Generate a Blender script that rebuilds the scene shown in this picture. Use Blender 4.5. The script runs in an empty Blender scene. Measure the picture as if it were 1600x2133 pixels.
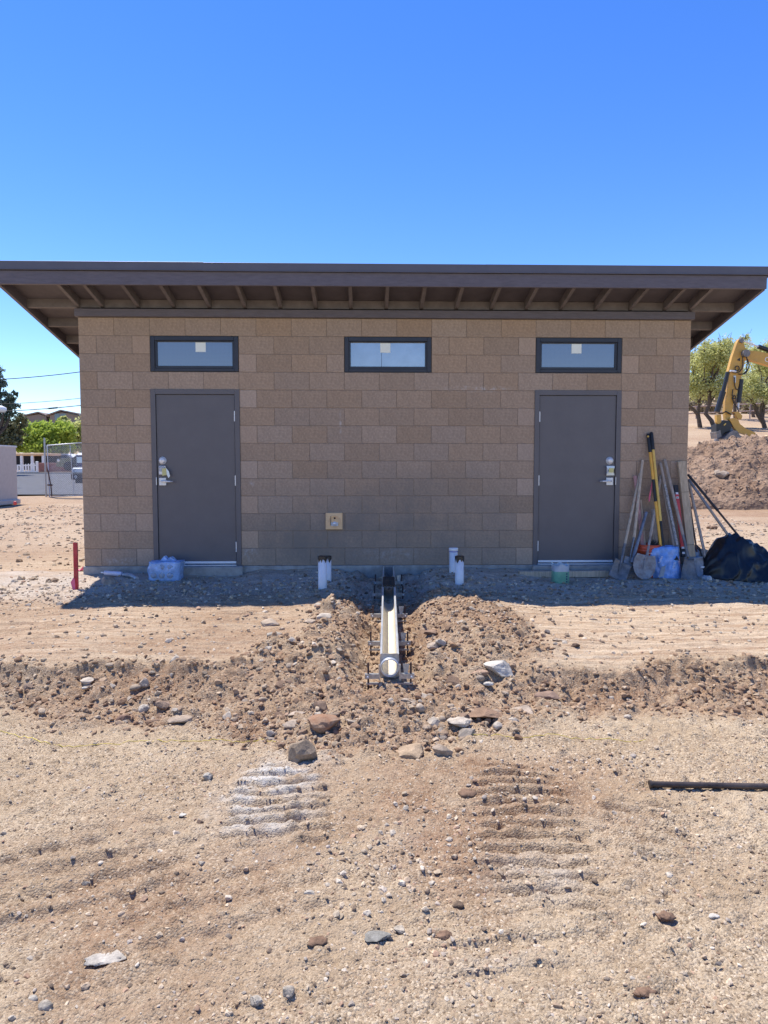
import bpy, bmesh, math, random
import numpy as np
from mathutils import Vector, Matrix

S = bpy.context.scene
COL = S.collection
R = math.radians
random.seed(7)

# ------------------------------------------------------------------ camera
CAM = (-0.2557, -8.2675, 1.1602); YAW = 0.0254; PITCH = 0.0647; FOC = 1480.0
cd = bpy.data.cameras.new('camera'); cam = bpy.data.objects.new('camera', cd); COL.objects.link(cam)
cam.location = CAM; cam.rotation_euler = (math.pi/2-PITCH, 0, -YAW)
cd.sensor_fit = 'HORIZONTAL'; cd.sensor_width = 36; cd.lens = 36*FOC/1600
cd.clip_start = 0.05; cd.clip_end = 3000
S.camera = cam

# ------------------------------------------------------------------ sky, sun, exposure
SUN_FROM = Vector((-1.03, 1.0, 3.45)).normalized()
w = bpy.data.worlds.new('World'); S.world = w; w.use_nodes = True
wn = w.node_tree.nodes; wl = w.node_tree.links
bg = wn['Background']
sky = wn.new('ShaderNodeTexSky'); sky.sky_type = 'NISHITA'; sky.sun_disc = False
sky.sun_elevation = math.asin(SUN_FROM.z); sky.sun_rotation = math.atan2(SUN_FROM.x, SUN_FROM.y)
sky.altitude = 900; sky.air_density = 1.0; sky.dust_density = 0.05; sky.ozone_density = 3.0
hs = wn.new('ShaderNodeHueSaturation'); hs.inputs['Saturation'].default_value = 1.30
hs.inputs['Hue'].default_value = 0.516
wl.new(sky.outputs[0], hs.inputs['Color']); wl.new(hs.outputs[0], bg.inputs['Color'])
bg.inputs['Strength'].default_value = 0.136
sl = bpy.data.lights.new('sun', 'SUN'); sl.energy = 4.0; sl.angle = R(0.53); sl.color = (1.0, 0.955, 0.885)
so = bpy.data.objects.new('sun', sl); COL.objects.link(so)
so.rotation_euler = (-SUN_FROM).to_track_quat('-Z', 'Y').to_euler(); so.location = (-6, 6, 20)
vs = S.view_settings; vs.view_transform = 'Standard'; vs.look = 'None'; vs.exposure = 0.87; vs.gamma = 1.0
vs.use_curve_mapping = False
S.render.engine = 'CYCLES'
S.cycles.max_bounces = 8; S.cycles.diffuse_bounces = 4

# ------------------------------------------------------------------ pixel -> world helpers (photo is 1600 x 2133)
_r = Vector((math.cos(YAW), -math.sin(YAW), 0))
_f = Vector((math.sin(YAW)*math.cos(PITCH), math.cos(YAW)*math.cos(PITCH), -math.sin(PITCH)))
_u = _r.cross(_f)
def ray(px, py): return _r*((px-800)/FOC) + _u*(-(py-1066.5)/FOC) + _f
def P(px, py, Y):
    d = ray(px, py); t = (Y-CAM[1])/d.y
    return Vector(CAM)+d*t
def pxm(Y): return (Y-CAM[1])/FOC          # metres per photo pixel at that distance

# ------------------------------------------------------------------ numpy noise
def hsh(ix, iy, seed):
    with np.errstate(over='ignore'):
        n = ix.astype(np.int32).view(np.uint32)*np.uint32(374761393) + iy.astype(np.int32).view(np.uint32)*np.uint32(668265263) + np.uint32((seed*1442695041) & 0xffffffff)
        n = (n ^ (n >> np.uint32(13)))*np.uint32(1274126177)
    n = n ^ (n >> np.uint32(16))
    return (n & np.uint32(0xffffff))*(1.0/0xffffff)
def vn(x, y, seed=0):
    x = np.asarray(x, float); y = np.asarray(y, float)
    ix = np.floor(x); iy = np.floor(y); fx = x-ix; fy = y-iy
    fx = fx*fx*fx*(fx*(fx*6-15)+10); fy = fy*fy*fy*(fy*(fy*6-15)+10)
    a = hsh(ix, iy, seed); b = hsh(ix+1, iy, seed); c = hsh(ix, iy+1, seed); d = hsh(ix+1, iy+1, seed)
    return ((a*(1-fx)+b*fx)*(1-fy)+(c*(1-fx)+d*fx)*fy)*2-1
def fbm(x, y, o=4, seed=0, g=0.5):
    r = 0; a = 1; t = 0
    for i in range(o):
        r = r+a*vn(x, y, seed+i*17); t += a; a *= g; x = x*2.03+3.7; y = y*2.03-1.9
    return r/t
def clods(x, y, cell, seed, rmin=.25, rmax=.62):
    x = np.asarray(x, float)/cell; y = np.asarray(y, float)/cell
    ix = np.floor(x); iy = np.floor(y); h = np.zeros_like(x)
    for dx in (-1, 0, 1):
        for dy in (-1, 0, 1):
            jx = ix+dx; jy = iy+dy
            cx = jx+hsh(jx, jy, seed); cy = jy+hsh(jx, jy, seed+5)
            r = rmin+(rmax-rmin)*hsh(jx, jy, seed+9)**2
            asp = .7+.6*hsh(jx, jy, seed+13)
            d2 = ((x-cx)*asp)**2+((y-cy)/asp)**2
            h = np.maximum(h, np.sqrt(np.maximum(0, r*r-d2)))
    return h*cell
def sst(a, b, x):
    t = np.clip((x-a)/(b-a), 0, 1); return t*t*(3-2*t)
def gau(x, y, cx, cy, sx, sy, rot=0.0):
    c, s = math.cos(rot), math.sin(rot); u = (x-cx)*c+(y-cy)*s; v = -(x-cx)*s+(y-cy)*c
    return np.exp(-.5*((u/sx)**2+(v/sy)**2))

# ------------------------------------------------------------------ the shape of the ground
D0 = (0.007, 0.0); D1 = (-0.094, -3.42)                  # line of the trench drain
def drain_x(y): return D0[0]+(D1[0]-D0[0])*(y-D0[1])/(D1[1]-D0[1])
def drain_z(y): return -0.005+0.043*y                      # top edge of the drain channel
ZL = ([-30, 0, 8, 15, 20, 27, 36, 50, 62, 80, 110, 150, 175, 400, 1500], [-.1, -.12, -.16, -.16, -.06, .12, .36, .62, .9, 2.2, 6, 10.6, 10.8, 9, 6])
ZR = ([-30, 0, 10, 15, 19, 24, 30, 37, 46, 62, 92, 150, 400, 1500], [-.1, -.12, -.18, -.22, .9, 2.05, 2.75, 3.6, 4.7, 6.6, 12.0, 15, 16, 12])
def crest_y(x): return -3.26-.05*np.tanh(x)+.10*vn(x*1.3, x*0+3, 5)+.06*vn(x*4.1, x*0, 6)+.03*vn(x*11, x*0+5, 16)
def toe_y(x):
    b = np.interp(x, [-9, -3.0, -2.6, -1.9, -1.2, -.6, -.1, .4, .9, 1.6, 9], [-3.5, -3.5, -3.55, -3.9, -4.0, -4.35, -4.45, -4.4, -3.95, -3.8, -3.8])
    return b+.12*vn(x*2.3, x*0+9, 7)+.06*vn(x*7, x*0+2, 17)
TR = [ # tread prints: cx, cy, half width, half length, angle, spacing, amplitude, curve
    (-.74, -4.98, .17, .40, .06, .098, .020, 0.0),
    (-.52, -5.05, .10, .38, .10, .098, .013, 0.0),
    (.47, -5.22, .25, .66, -.07, .098, .021, 0.30),
    (.95, -5.28, .22, .30, -.55, .115, .018, 0.5),
    (-1.40, -5.50, .48, .34, .42, .15, .014, 0.0),
    (-.75, -5.75, .45, .30, .35, .16, .009, 0.0),
    (.25, -5.85, .35, .35, .10, .14, .008, 0.0)]
def tread(x, y):
    h = np.zeros_like(x); m0 = np.zeros_like(x)
    for (cx, cy, hw, hl, an, sp, am, cv) in TR:
        c, s = math.cos(an), math.sin(an)
        u = (x-cx)*c+(y-cy)*s; v = -(x-cx)*s+(y-cy)*c
        e = ((u/hw)**4+(v/hl)**4)**.25+.16*vn(x*9, y*9, 31)
        m = sst(1.1, .75, e)
        vv = v+cv*u*u+.012*vn(x*4.3, y*4.3, 33)+.006*vn(x*13, y*13, 34)
        ph = (vv/sp) % 1.0
        bar = sst(.0, .10, ph)*sst(.70, .52, ph) if abs(an) < .2 else sst(.0, .32, ph)*sst(1.0, .55, ph)
        h += m*am*(bar*2.0-1.3)*np.clip(.95+.35*vn(x*5+cx, y*9, 41), .3, 1.2)
        m0 = np.maximum(m0, m*bar)
    return h, m0
def masks(x, y):
    cy = crest_y(x); ty = toe_y(x)
    bank = sst(cy+.16, cy-.06, y)*sst(ty-.22, ty+.10, y)
    berm = np.clip(gau(x, y, .62, -2.05, .32, .6)+gau(x, y, .50, -2.95, .42, .4)+gau(x, y, -.48, -2.35, .21, .75)+gau(x, y, -.60, -3.05, .36, .28), 0, 1)
    berm = sst(.22, .62, berm+.18*fbm(x*4, y*4, 3, 51))
    rub = sst(.30, .6, gau(x, y, -.1, -3.85, .62, .46)+.15*fbm(x*4, y*4, 3, 52))
    dx = np.abs(x-drain_x(y)); tr = sst(.5, .3, dx)*sst(-3.8, -3.5, y)*(y < 0)
    spoil = np.clip(np.maximum(np.maximum(bank, berm), np.maximum(rub, tr)), 0, 1)
    chalk = gau(x, y, -.74, -4.92, .17, .34)*.95+gau(x, y, -.62, -4.58, .20, .10)*.7+gau(x, y, .42, -5.60, .24, .18)*.35+gau(x, y, -.1, -5.35, .15, .08)*.3+gau(x, y, 1.35, -5.4, .2, .08)*.25+gau(x, y, .1, -6.1, .3, .1)*.25
    chalk = np.clip((chalk-.15)*(1.1+1.9*fbm(x*8, y*8, 4, 61)), 0, 1); chalk = chalk*np.clip(.30+.75*tread(x, y)[1]+.5*sst(.2, .5, fbm(x*17, y*17, 3, 62)), 0, 1)
    chalk = np.maximum(chalk, .55*sst(-1.38, -.85, y+.25*fbm(x*1.5, y*1.5, 3, 63))*(y < .2)*np.clip(.75+.7*fbm(x*5, y*5, 3, 64), 0, 1))      # grey gravel tone along the wall, painted paler to lift the shade
    pad = sst(cy-.02, cy+.25, y)*(1-berm)*(y < .5)
    return bank, berm, rub, spoil, chalk, pad
def far_z(x, y):
    s = sst(-9, 9, x)
    return np.interp(y, *ZL)*(1-s)+np.interp(y, *ZR)*s
def H0(x, y):
    """large shape"""
    x = np.asarray(x, float); y = np.asarray(y, float)
    padz = -0.09+0.05*np.minimum(y, 0)-.035*sst(-2.6, -3.6, x)+.05*sst(-1.75, -1.45, x)*sst(1.75, 1.45, x)*sst(-1.0, -.1, y)+.03*sst(-2.4, -2.9, x)*sst(-1, -.1, y)+.012*vn(x*.8, y*.8, 2)
    low = -.425+.012*vn(x*.9, y*.9, 3)+.01*vn(x*2.2, y*2.2, 4)
    cy = crest_y(x); ty = toe_y(x)
    t = np.clip((cy-y)/(cy-ty), 0, 1); t = t**.72*(1.8-.8*t) ; t = np.clip(t, 0, 1)
    z = padz*(1-t)+low*t
    z = np.where(y > .3, far_z(x, y)*sst(.3, 6, y)+padz*(1-sst(.3, 6, y)), z)
    z = z+.105*gau(x, y, .68, -1.95, .30, .55)+.06*gau(x, y, .6, -2.95, .42, .4)+.060*gau(x, y, -.52, -2.3, .22, .75)+.035*gau(x, y, -.7, -3.05, .4, .3)
    z = z+.03*gau(x, y, .75, -.75, .3, .4)+.025*gau(x, y, -.65, -.8, .25, .4)+.075*gau(x, y, -.1, -3.85, .5, .3)
    z = z+.05*gau(x, y, 2.1, -1.1, 1.3, .28)*0
    dx = np.abs(x-drain_x(y)+.02*vn(y*4, y*0, 8))
    tb = drain_z(y)-.20+.05*sst(-1.6, -.6, y)
    wv_ = sst(-1.6, -.9, y); wgt = sst(.15-.03*wv_, .36+.26*wv_, dx+.03*vn(x*6, y*6, 12))
    wgt = np.maximum(wgt, np.maximum(sst(-3.5, -3.85, y), sst(-.02, .1, y)))
    return z*wgt+np.minimum(tb, z)*(1-wgt)
def H(x, y):
    x = np.asarray(x, float); y = np.asarray(y, float)
    if x.ndim == 1 and len(x) > 1 or x.ndim == 2:
        nr = y < 1.0
        if not nr.all():
            z = H0(x, y); z = z+.05*fbm(x*.7, y*.7, 4, 97)*sst(1, 4, y)*(~nr)
            if nr.any(): z[nr] = H(x[nr], y[nr])
            return z
    z = H0(x, y)
    near = (y < 1.0)
    bank, berm, rub, spoil, chalk, pad = masks(x, y)
    th, tm = tread(x, y)
    fore = (1-spoil)*(1-pad)*near
    z = z+(.012*fbm(x*2.5, y*2.5, 4, 71)+.010*fbm(x*9, y*9, 3, 72))*near
    z = z+spoil*(.55*clods(x, y, .17, 81, .2, .55)*sst(-.3, .5, vn(x*3, y*3, 80)+.3)+.30*clods(x, y, .33, 82, .2, .5)+.025*fbm(x*5, y*5, 3, 79)+.55*clods(x, y, .07, 83)+.5*clods(x+.3, y, .034, 84)-.02)
    z = z+fore*(.28*clods(x, y, .15, 99, .15, .5)*sst(.0, .5, vn(x*1.7, y*1.7, 90))+.55*clods(x, y, .06, 85, .15, .5)*sst(-.2, .6, vn(x*2.2, y*2.2, 86))+.40*clods(x, y, .028, 87)+.012*fbm(x*22, y*22, 3, 88)+.004*fbm(x*55, y*55, 2, 89))
    z = z+pad*(.008*vn(x*2.1, y*30, 91)+.006*vn(x*4.5+7, y*62, 92)+.24*clods(x, y*1.6, .05, 93, .1, .45)*sst(-.3, .5, vn(x*2, y*3, 96))+.15*clods(x, y, .03, 98)+.003*fbm(x*25, y*25, 2, 94))
    z = z+pad*sst(-1.75, -1.2, y)*sst(-.2, -.6, y)*.3*clods(x, y, .05, 95)
    z = z+th*near*(1-spoil)
    z = z+(~near)*.05*fbm(x*.7, y*.7, 4, 97)*sst(1, 4, y)
    return z
def Hs(x, y): return float(H(np.array([x]), np.array([y]))[0])
_TS = np.concatenate([np.geomspace(1.2, 12, 260), np.geomspace(12.05, 300, 160)])
def G(px, py):
    """point of the ground seen at a photo pixel"""
    d = ray(px, py); ts = _TS; o = CAM
    for rep in range(3):
        x = o[0]+d.x*ts; y = o[1]+d.y*ts; z = o[2]+d.z*ts
        k = max(int(np.argmax(z < H0(x, y))), 1); t = ts[k]
        ts = np.linspace(ts[k-1], ts[k], 24)
    x, y = o[0]+d.x*t, o[1]+d.y*t
    return Vector((x, y, Hs(x, y)))

# ------------------------------------------------------------------ materials
def nd(nt, t, **kw):
    n = nt.nodes.new(t)
    for k, v in kw.items(): setattr(n, k, v)
    return n
def mat(name, col, rough=.6, metal=0.0, var=.15, scale=8.0, bump=.0, bscale=60.0, spec=.5, rnd=0.0, col2=None, dirt=0.0, trans=0.0, stretch=None, coat=0.0, salt=None, grey_patch=None):
    m = bpy.data.materials.new(name); m.use_nodes = True; nt = m.node_tree; L = nt.links
    b = nt.nodes['Principled BSDF']
    b.inputs['Roughness'].default_value = rough; b.inputs['Metallic'].default_value = metal
    b.inputs['Specular IOR Level'].default_value = spec
    b.inputs['Transmission Weight'].default_value = trans
    b.inputs['Coat Weight'].default_value = coat
    tc = nd(nt, 'ShaderNodeTexCoord'); src = tc.outputs['Object']
    if not stretch:
        mp = nd(nt, 'ShaderNodeMapping'); mp.inputs['Rotation'].default_value = (.61, .47, .83); L.new(src, mp.inputs[0]); src = mp.outputs[0]
    if stretch:
        mp = nd(nt, 'ShaderNodeMapping'); mp.inputs['Scale'].default_value = stretch; L.new(src, mp.inputs[0]); src = mp.outputs[0]
    n1 = nd(nt, 'ShaderNodeTexNoise'); n1.inputs['Scale'].default_value = scale; n1.inputs['Detail'].default_value = 6; n1.inputs['Roughness'].default_value = .65
    L.new(src, n1.inputs['Vector'])
    mx = nd(nt, 'ShaderNodeMix', data_type='RGBA')
    c2 = col2 if col2 else tuple(max(0, c*(1-2.2*var)) for c in col)
    c1 = col if col2 else tuple(min(1, c*(1+1.1*var)) for c in col)
    mx.inputs[6].default_value = (*c2, 1); mx.inputs[7].default_value = (*c1, 1)
    cr = nd(nt, 'ShaderNodeMapRange'); cr.inputs[1].default_value = .3; cr.inputs[2].default_value = .7
    L.new(n1.outputs[0], cr.inputs[0]); L.new(cr.outputs[0], mx.inputs[0])
    out = mx.outputs[2]
    if rnd:
        oi = nd(nt, 'ShaderNodeObjectInfo'); hv = nd(nt, 'ShaderNodeHueSaturation')
        mr = nd(nt, 'ShaderNodeMapRange'); mr.inputs[3].default_value = 1-rnd; mr.inputs[4].default_value = 1+rnd
        L.new(oi.outputs['Random'], mr.inputs[0]); L.new(mr.outputs[0], hv.inputs['Value'])
        ml = nd(nt, 'ShaderNodeMath', operation='MULTIPLY'); ml.inputs[1].default_value = 7.31; fr = nd(nt, 'ShaderNodeMath', operation='FRACT')
        L.new(oi.outputs['Random'], ml.inputs[0]); L.new(ml.outputs[0], fr.inputs[0])
        ms = nd(nt, 'ShaderNodeMapRange'); ms.inputs[3].default_value = .90; ms.inputs[4].default_value = 1.08
        L.new(fr.outputs[0], ms.inputs[0]); L.new(ms.outputs[0], hv.inputs['Saturation'])
        L.new(out, hv.inputs['Color']); out = hv.outputs[0]
    if dirt:
        n3 = nd(nt, 'ShaderNodeTexNoise'); n3.inputs['Scale'].default_value = 3.5; n3.inputs['Detail'].default_value = 8; n3.inputs['Roughness'].default_value = .7
        L.new(tc.outputs['Object'], n3.inputs['Vector'])
        r3 = nd(nt, 'ShaderNodeMapRange'); r3.inputs[1].default_value = .52; r3.inputs[2].default_value = .75; r3.inputs[4].default_value = dirt
        L.new(n3.outputs[0], r3.inputs[0])
        m3 = nd(nt, 'ShaderNodeMix', data_type='RGBA'); m3.inputs[7].default_value = (.36, .28, .20, 1)
        L.new(r3.outputs[0], m3.inputs[0]); L.new(out, m3.inputs[6]); out = m3.outputs[2]
    for (sx_, sz_, wx_, wz_, sc_) in [(*q, 'salt') for q in (salt or [])]+[(*q, 'grey_patch') for q in (grey_patch or [])]:   # darker grey-brown patches, white salt and mortar smears at their places on the wall
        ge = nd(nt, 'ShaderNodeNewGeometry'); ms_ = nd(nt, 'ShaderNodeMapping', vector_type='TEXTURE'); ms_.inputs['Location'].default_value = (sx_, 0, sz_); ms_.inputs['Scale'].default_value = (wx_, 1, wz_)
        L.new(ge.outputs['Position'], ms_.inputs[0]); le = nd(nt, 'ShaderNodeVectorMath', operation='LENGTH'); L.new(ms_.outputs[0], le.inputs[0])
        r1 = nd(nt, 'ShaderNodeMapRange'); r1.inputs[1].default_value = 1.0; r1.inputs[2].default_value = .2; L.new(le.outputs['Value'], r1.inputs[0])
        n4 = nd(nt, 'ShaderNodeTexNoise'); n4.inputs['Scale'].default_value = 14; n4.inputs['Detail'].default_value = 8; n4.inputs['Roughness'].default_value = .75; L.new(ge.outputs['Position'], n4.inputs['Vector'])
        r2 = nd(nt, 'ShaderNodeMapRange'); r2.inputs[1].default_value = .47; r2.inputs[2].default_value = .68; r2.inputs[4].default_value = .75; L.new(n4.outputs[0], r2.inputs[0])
        if sc_ == 'grey_patch': n4.inputs['Scale'].default_value = 2.6; r2.inputs[1].default_value = .28; r2.inputs[2].default_value = .60; r2.inputs[4].default_value = .92
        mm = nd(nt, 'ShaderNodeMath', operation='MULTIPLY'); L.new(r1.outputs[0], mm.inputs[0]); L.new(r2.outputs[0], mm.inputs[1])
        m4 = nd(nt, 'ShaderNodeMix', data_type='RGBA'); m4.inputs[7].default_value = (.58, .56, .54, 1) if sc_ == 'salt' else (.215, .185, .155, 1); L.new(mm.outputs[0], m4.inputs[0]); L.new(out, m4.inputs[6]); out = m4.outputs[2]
    L.new(out, b.inputs['Base Color'])
    if bump:
        n2 = nd(nt, 'ShaderNodeTexNoise'); n2.inputs['Scale'].default_value = bscale; n2.inputs['Detail'].default_value = 5
        L.new(src, n2.inputs['Vector'])
        bp = nd(nt, 'ShaderNodeBump'); bp.inputs['Strength'].default_value = 1.0; bp.inputs['Distance'].default_value = bump
        L.new(n2.outputs[0], bp.inputs['Height']); L.new(bp.outputs[0], b.inputs['Normal'])
    return m

def ground_mat():
    m = bpy.data.materials.new('dirt'); m.use_nodes = True; nt = m.node_tree; L = nt.links; b = nt.nodes['Principled BSDF']
    b.inputs['Roughness'].default_value = .95; b.inputs['Specular IOR Level'].default_value = .15
    tc = nd(nt, 'ShaderNodeTexCoord'); at = nd(nt, 'ShaderNodeAttribute', attribute_name='zone')
    sp = nd(nt, 'ShaderNodeSeparateColor'); L.new(at.outputs['Color'], sp.inputs[0])
    def noise(s, d=6, r=.6, vec=None):
        n = nd(nt, 'ShaderNodeTexNoise'); n.inputs['Scale'].default_value = s; n.inputs['Detail'].default_value = d; n.inputs['Roughness'].default_value = r
        L.new(vec or tc.outputs['Object'], n.inputs['Vector']); return n.outputs[0]
    def rng(x, a, c, lo=0, hi=1):
        n = nd(nt, 'ShaderNodeMapRange'); n.inputs[1].default_value = a; n.inputs[2].default_value = c; n.inputs[3].default_value = lo; n.inputs[4].default_value = hi
        L.new(x, n.inputs[0]); return n.outputs[0]
    def mix(f, a, c, bt='MIX'):
        n = nd(nt, 'ShaderNodeMix', data_type='RGBA', blend_type=bt)
        for k, s in ((0, f), (6, a), (7, c)):
            if isinstance(s, tuple): n.inputs[k].default_value = (*s, 1)
            elif isinstance(s, float): n.inputs[k].default_value = s
            else: L.new(s, n.inputs[k])
        return n.outputs[2]
    base = mix(rng(noise(2.2), .35, .65), (.395, .288, .18), (.535, .42, .282))
    base = mix(rng(noise(13, 6, .7), .45, .72), base, (.30, .215, .135))
    base = mix(rng(noise(1.1, 3), .55, .72), base, (.40, .29, .185))
    # small gravel colour in the surface
    vo = nd(nt, 'ShaderNodeTexVoronoi'); vo.inputs['Scale'].default_value = 125; L.new(tc.outputs['Object'], vo.inputs['Vector'])
    hv = nd(nt, 'ShaderNodeSeparateColor'); L.new(vo.outputs['Color'], hv.inputs[0])
    grain = mix(rng(hv.outputs[0], 0, 1), (.14, .092, .055), (.66, .53, .37))
    gm = nd(nt, 'ShaderNodeMath', operation='MULTIPLY'); L.new(rng(hv.outputs[1], .38, .5, 0, .85), gm.inputs[0]); L.new(rng(noise(1.9, 5, .65), .36, .58, .25, 1), gm.inputs[1])
    base = mix(gm.outputs[0], base, grain)
    streak = nd(nt, 'ShaderNodeMapping'); streak.inputs['Scale'].default_value = (1.4, 26, 6); L.new(tc.outputs['Object'], streak.inputs[0])
    padc = mix(rng(noise(1.0, 6, .7, streak.outputs[0]), .40, .60), (.37, .245, .152), (.58, .45, .31))
    padc = mix(rng(hv.outputs[1], .6, .7, 0, .35), padc, grain)
    base = mix(sp.outputs[2], base, padc)
    soil = mix(rng(noise(9, 7, .7), .35, .65), (.215, .122, .068), (.365, .232, .140))
    soil = mix(rng(noise(2.6, 4), .5, .7), soil, (.38, .265, .17))
    soil = mix(rng(hv.outputs[1], .55, .65, 0, .4), soil, grain)
    base = mix(sp.outputs[0], base, soil)
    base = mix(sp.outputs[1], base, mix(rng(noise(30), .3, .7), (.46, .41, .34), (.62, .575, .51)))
    L.new(base, b.inputs['Base Color'])
    b1 = nd(nt, 'ShaderNodeBump'); b1.inputs['Distance'].default_value = .013; b1.inputs['Strength'].default_value = .9
    L.new(noise(70, 6, .7), b1.inputs['Height'])
    b2 = nd(nt, 'ShaderNodeBump'); b2.inputs['Distance'].default_value = .004; b2.inputs['Strength'].default_value = 1.0; b2.invert = True
    L.new(vo.outputs['Distance'], b2.inputs['Height']); L.new(b1.outputs[0], b2.inputs['Normal']); L.new(b2.outputs[0], b.inputs['Normal'])
    return m
def attr_mat(name, rough=.85, bump=.003, bscale=120):
    m = bpy.data.materials.new(name); m.use_nodes = True; nt = m.node_tree; L = nt.links; b = nt.nodes['Principled BSDF']
    b.inputs['Roughness'].default_value = rough; b.inputs['Specular IOR Level'].default_value = .25
    at = nd(nt, 'ShaderNodeAttribute', attribute_name='tint'); tc = nd(nt, 'ShaderNodeTexCoord')
    n = nd(nt, 'ShaderNodeTexNoise'); n.inputs['Scale'].default_value = bscale; n.inputs['Detail'].default_value = 4; L.new(tc.outputs['Object'], n.inputs['Vector'])
    mx = nd(nt, 'ShaderNodeMix', data_type='RGBA', blend_type='MULTIPLY'); mx.inputs[0].default_value = .5
    mr = nd(nt, 'ShaderNodeMapRange'); mr.inputs[1].default_value = .3; mr.inputs[2].default_value = .7; mr.inputs[3].default_value = .6; mr.inputs[4].default_value = 1.3
    L.new(n.outputs[0], mr.inputs[0]); L.new(at.outputs['Color'], mx.inputs[6]); L.new(mr.outputs[0], mx.inputs[7]); L.new(mx.outputs[2], b.inputs['Base Color'])
    if bump:
        bp = nd(nt, 'ShaderNodeBump'); bp.inputs['Distance'].default_value = bump; L.new(n.outputs[0], bp.inputs['Height']); L.new(bp.outputs[0], b.inputs['Normal'])
    return m

M = {}
M['dirt'] = ground_mat()
M['block'] = mat('concrete_block', (.382, .282, .202), .92, var=.12, scale=40, bump=.0018, bscale=120, spec=.2, rnd=.075, grey_patch=[(.15, .50, 2.1, .75), (-.9, .30, 1.0, .45)], salt=[(-1.62, .17, .16, .14), (.06, .13, .55, .10), (-1.58, .95, .05, .05), (1.05, 2.05, .5, .05), (-3.1, .05, .4, .06), (-.55, 1.63, .02, .2)])
M['block_warm'] = mat('lighter_cut_block', (.43, .318, .232), .92, var=.08, scale=40, bump=.0018, bscale=120, spec=.2, rnd=.05)
M['mortar'] = mat('mortar', (.27, .21, .155), .95, var=.12, scale=30, bump=.002, bscale=200, spec=.2)
M['steel_paint'] = mat('brown_grey_paint', (.118, .108, .114), .42, var=.04, scale=5, bump=.0003, bscale=300, spec=.45)
M['trim_paint'] = mat('eave_paint', (.125, .110, .125), .55, var=.10, scale=9, bump=.0012, bscale=60, spec=.35, stretch=(1, 6, 6))
M['raft_paint'] = mat('rafter_paint', (.160, .140, .140), .65, var=.12, scale=7, bump=.0015, bscale=50, spec=.3)
M['deck_paint'] = mat('roof_deck_paint', (.092, .080, .088), .7, var=.1, scale=6)
M['drip'] = mat('drip_edge_metal', (.105, .098, .115), .42, var=.06, scale=3, spec=.5, metal=.15)
M['roofing'] = mat('roofing', (.09, .08, .08), .8)
M['dark_frame'] = mat('dark_bronze_aluminium', (.032, .034, .045), .38, var=.08, metal=.3, spec=.5)
M['gasket'] = mat('black_gasket', (.012, .012, .014), .5)
M['chrome'] = mat('satin_metal', (.70, .70, .70), .38, metal=.25, var=.04)
M['galv'] = mat('galvanised_metal', (.42, .42, .42), .42, metal=.6, var=.18, scale=30, dirt=.35)
M['white_plastic'] = mat('white_plastic', (.78, .78, .78), .35, var=.03)
M['pvc'] = mat('white_pvc', (.74, .75, .77), .35, var=.05, scale=12, dirt=.30)
M['black_tape'] = mat('black_tape', (.018, .018, .02), .35, var=.2, scale=40, bump=.002, bscale=60)
M['concrete'] = mat('concrete', (.36, .34, .31), .9, var=.16, scale=10, bump=.002, bscale=120, dirt=.35)
M['poly'] = mat('polymer_concrete', (.66, .60, .47), .6, var=.08, scale=18, dirt=.25)
M['iron'] = mat('cast_iron', (.045, .036, .030), .7, var=.25, scale=30, metal=.2, dirt=.3)
M['rebar'] = mat('rusty_rebar', (.075, .04, .032), .8, var=.25, scale=40)
M['wood'] = mat('lumber', (.50, .385, .25), .75, var=.16, scale=4, stretch=(10, 10, 1), bump=.001, bscale=40)
M['handle'] = mat('ash_handle', (.56, .44, .31), .7, var=.18, scale=5, stretch=(12, 12, 1), dirt=.45)
M['old_handle'] = mat('weathered_handle', (.42, .345, .275), .8, var=.2, scale=5, stretch=(12, 12, 1), dirt=.4)
M['tool_steel'] = mat('tool_steel', (.20, .19, .19), .55, metal=.45, var=.25, scale=14, dirt=.7)
M['grey_steel'] = mat('grey_tool_steel', (.25, .26, .285), .5, metal=.5, var=.2, scale=20, dirt=.45)
M['crust'] = mat('concrete_crusted_steel', (.42, .40, .38), .85, var=.2, scale=18, bump=.006, bscale=50, col2=(.22, .17, .15))
M['yellow'] = mat('yellow_fibreglass', (.80, .42, .045), .4, var=.08, dirt=.15)
M['yellow2'] = mat('pale_yellow_fibreglass', (.76, .50, .10), .45, var=.08, dirt=.15)
M['rubber'] = mat('black_rubber', (.016, .016, .018), .55, var=.2, dirt=.12)
M['orange'] = mat('orange_plastic', (.62, .105, .045), .4, var=.08, dirt=.2)
M['red'] = mat('red_paint', (.50, .022, .035), .6, var=.22, scale=30, dirt=.2)
M['redlevel'] = mat('red_level_paint', (.62, .07, .06), .4, var=.1)
M['pink'] = mat('pink_flagging', (.85, .16, .25), .5, var=.06)
M['pinkwood'] = mat('pink_painted_lath', (.55, .30, .27), .75, var=.2, scale=6, stretch=(10, 10, 1))
M['film'] = mat('shrink_film', (.34, .50, .78), .25, var=.18, scale=14, spec=.6, bump=.006, bscale=22)
M['film_torn'] = mat('torn_blue_film', (.20, .38, .76), .25, var=.2, scale=14, spec=.6, bump=.006, bscale=22)
M['clear'] = mat('clear_bottle', (.62, .70, .80), .12, var=.1, trans=.55)
M['bagplastic'] = mat('black_plastic_sheet', (.010, .010, .012), .36, var=.2, scale=10, spec=.5, bump=.003, bscale=7)
M['green'] = mat('green_plastic', (.22, .52, .36), .3, var=.15, trans=.25)
M['frost'] = mat('frosted_plastic', (.60, .64, .68), .35, var=.08, trans=.3)
M['tag'] = mat('pale_sticker', (.80, .85, .78), .6, var=.03)
M['yellow_tag'] = mat('yellow_tag', (.62, .56, .22), .6, var=.1)
M['keypad'] = mat('keypad', (.05, .09, .18), .35)
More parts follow.
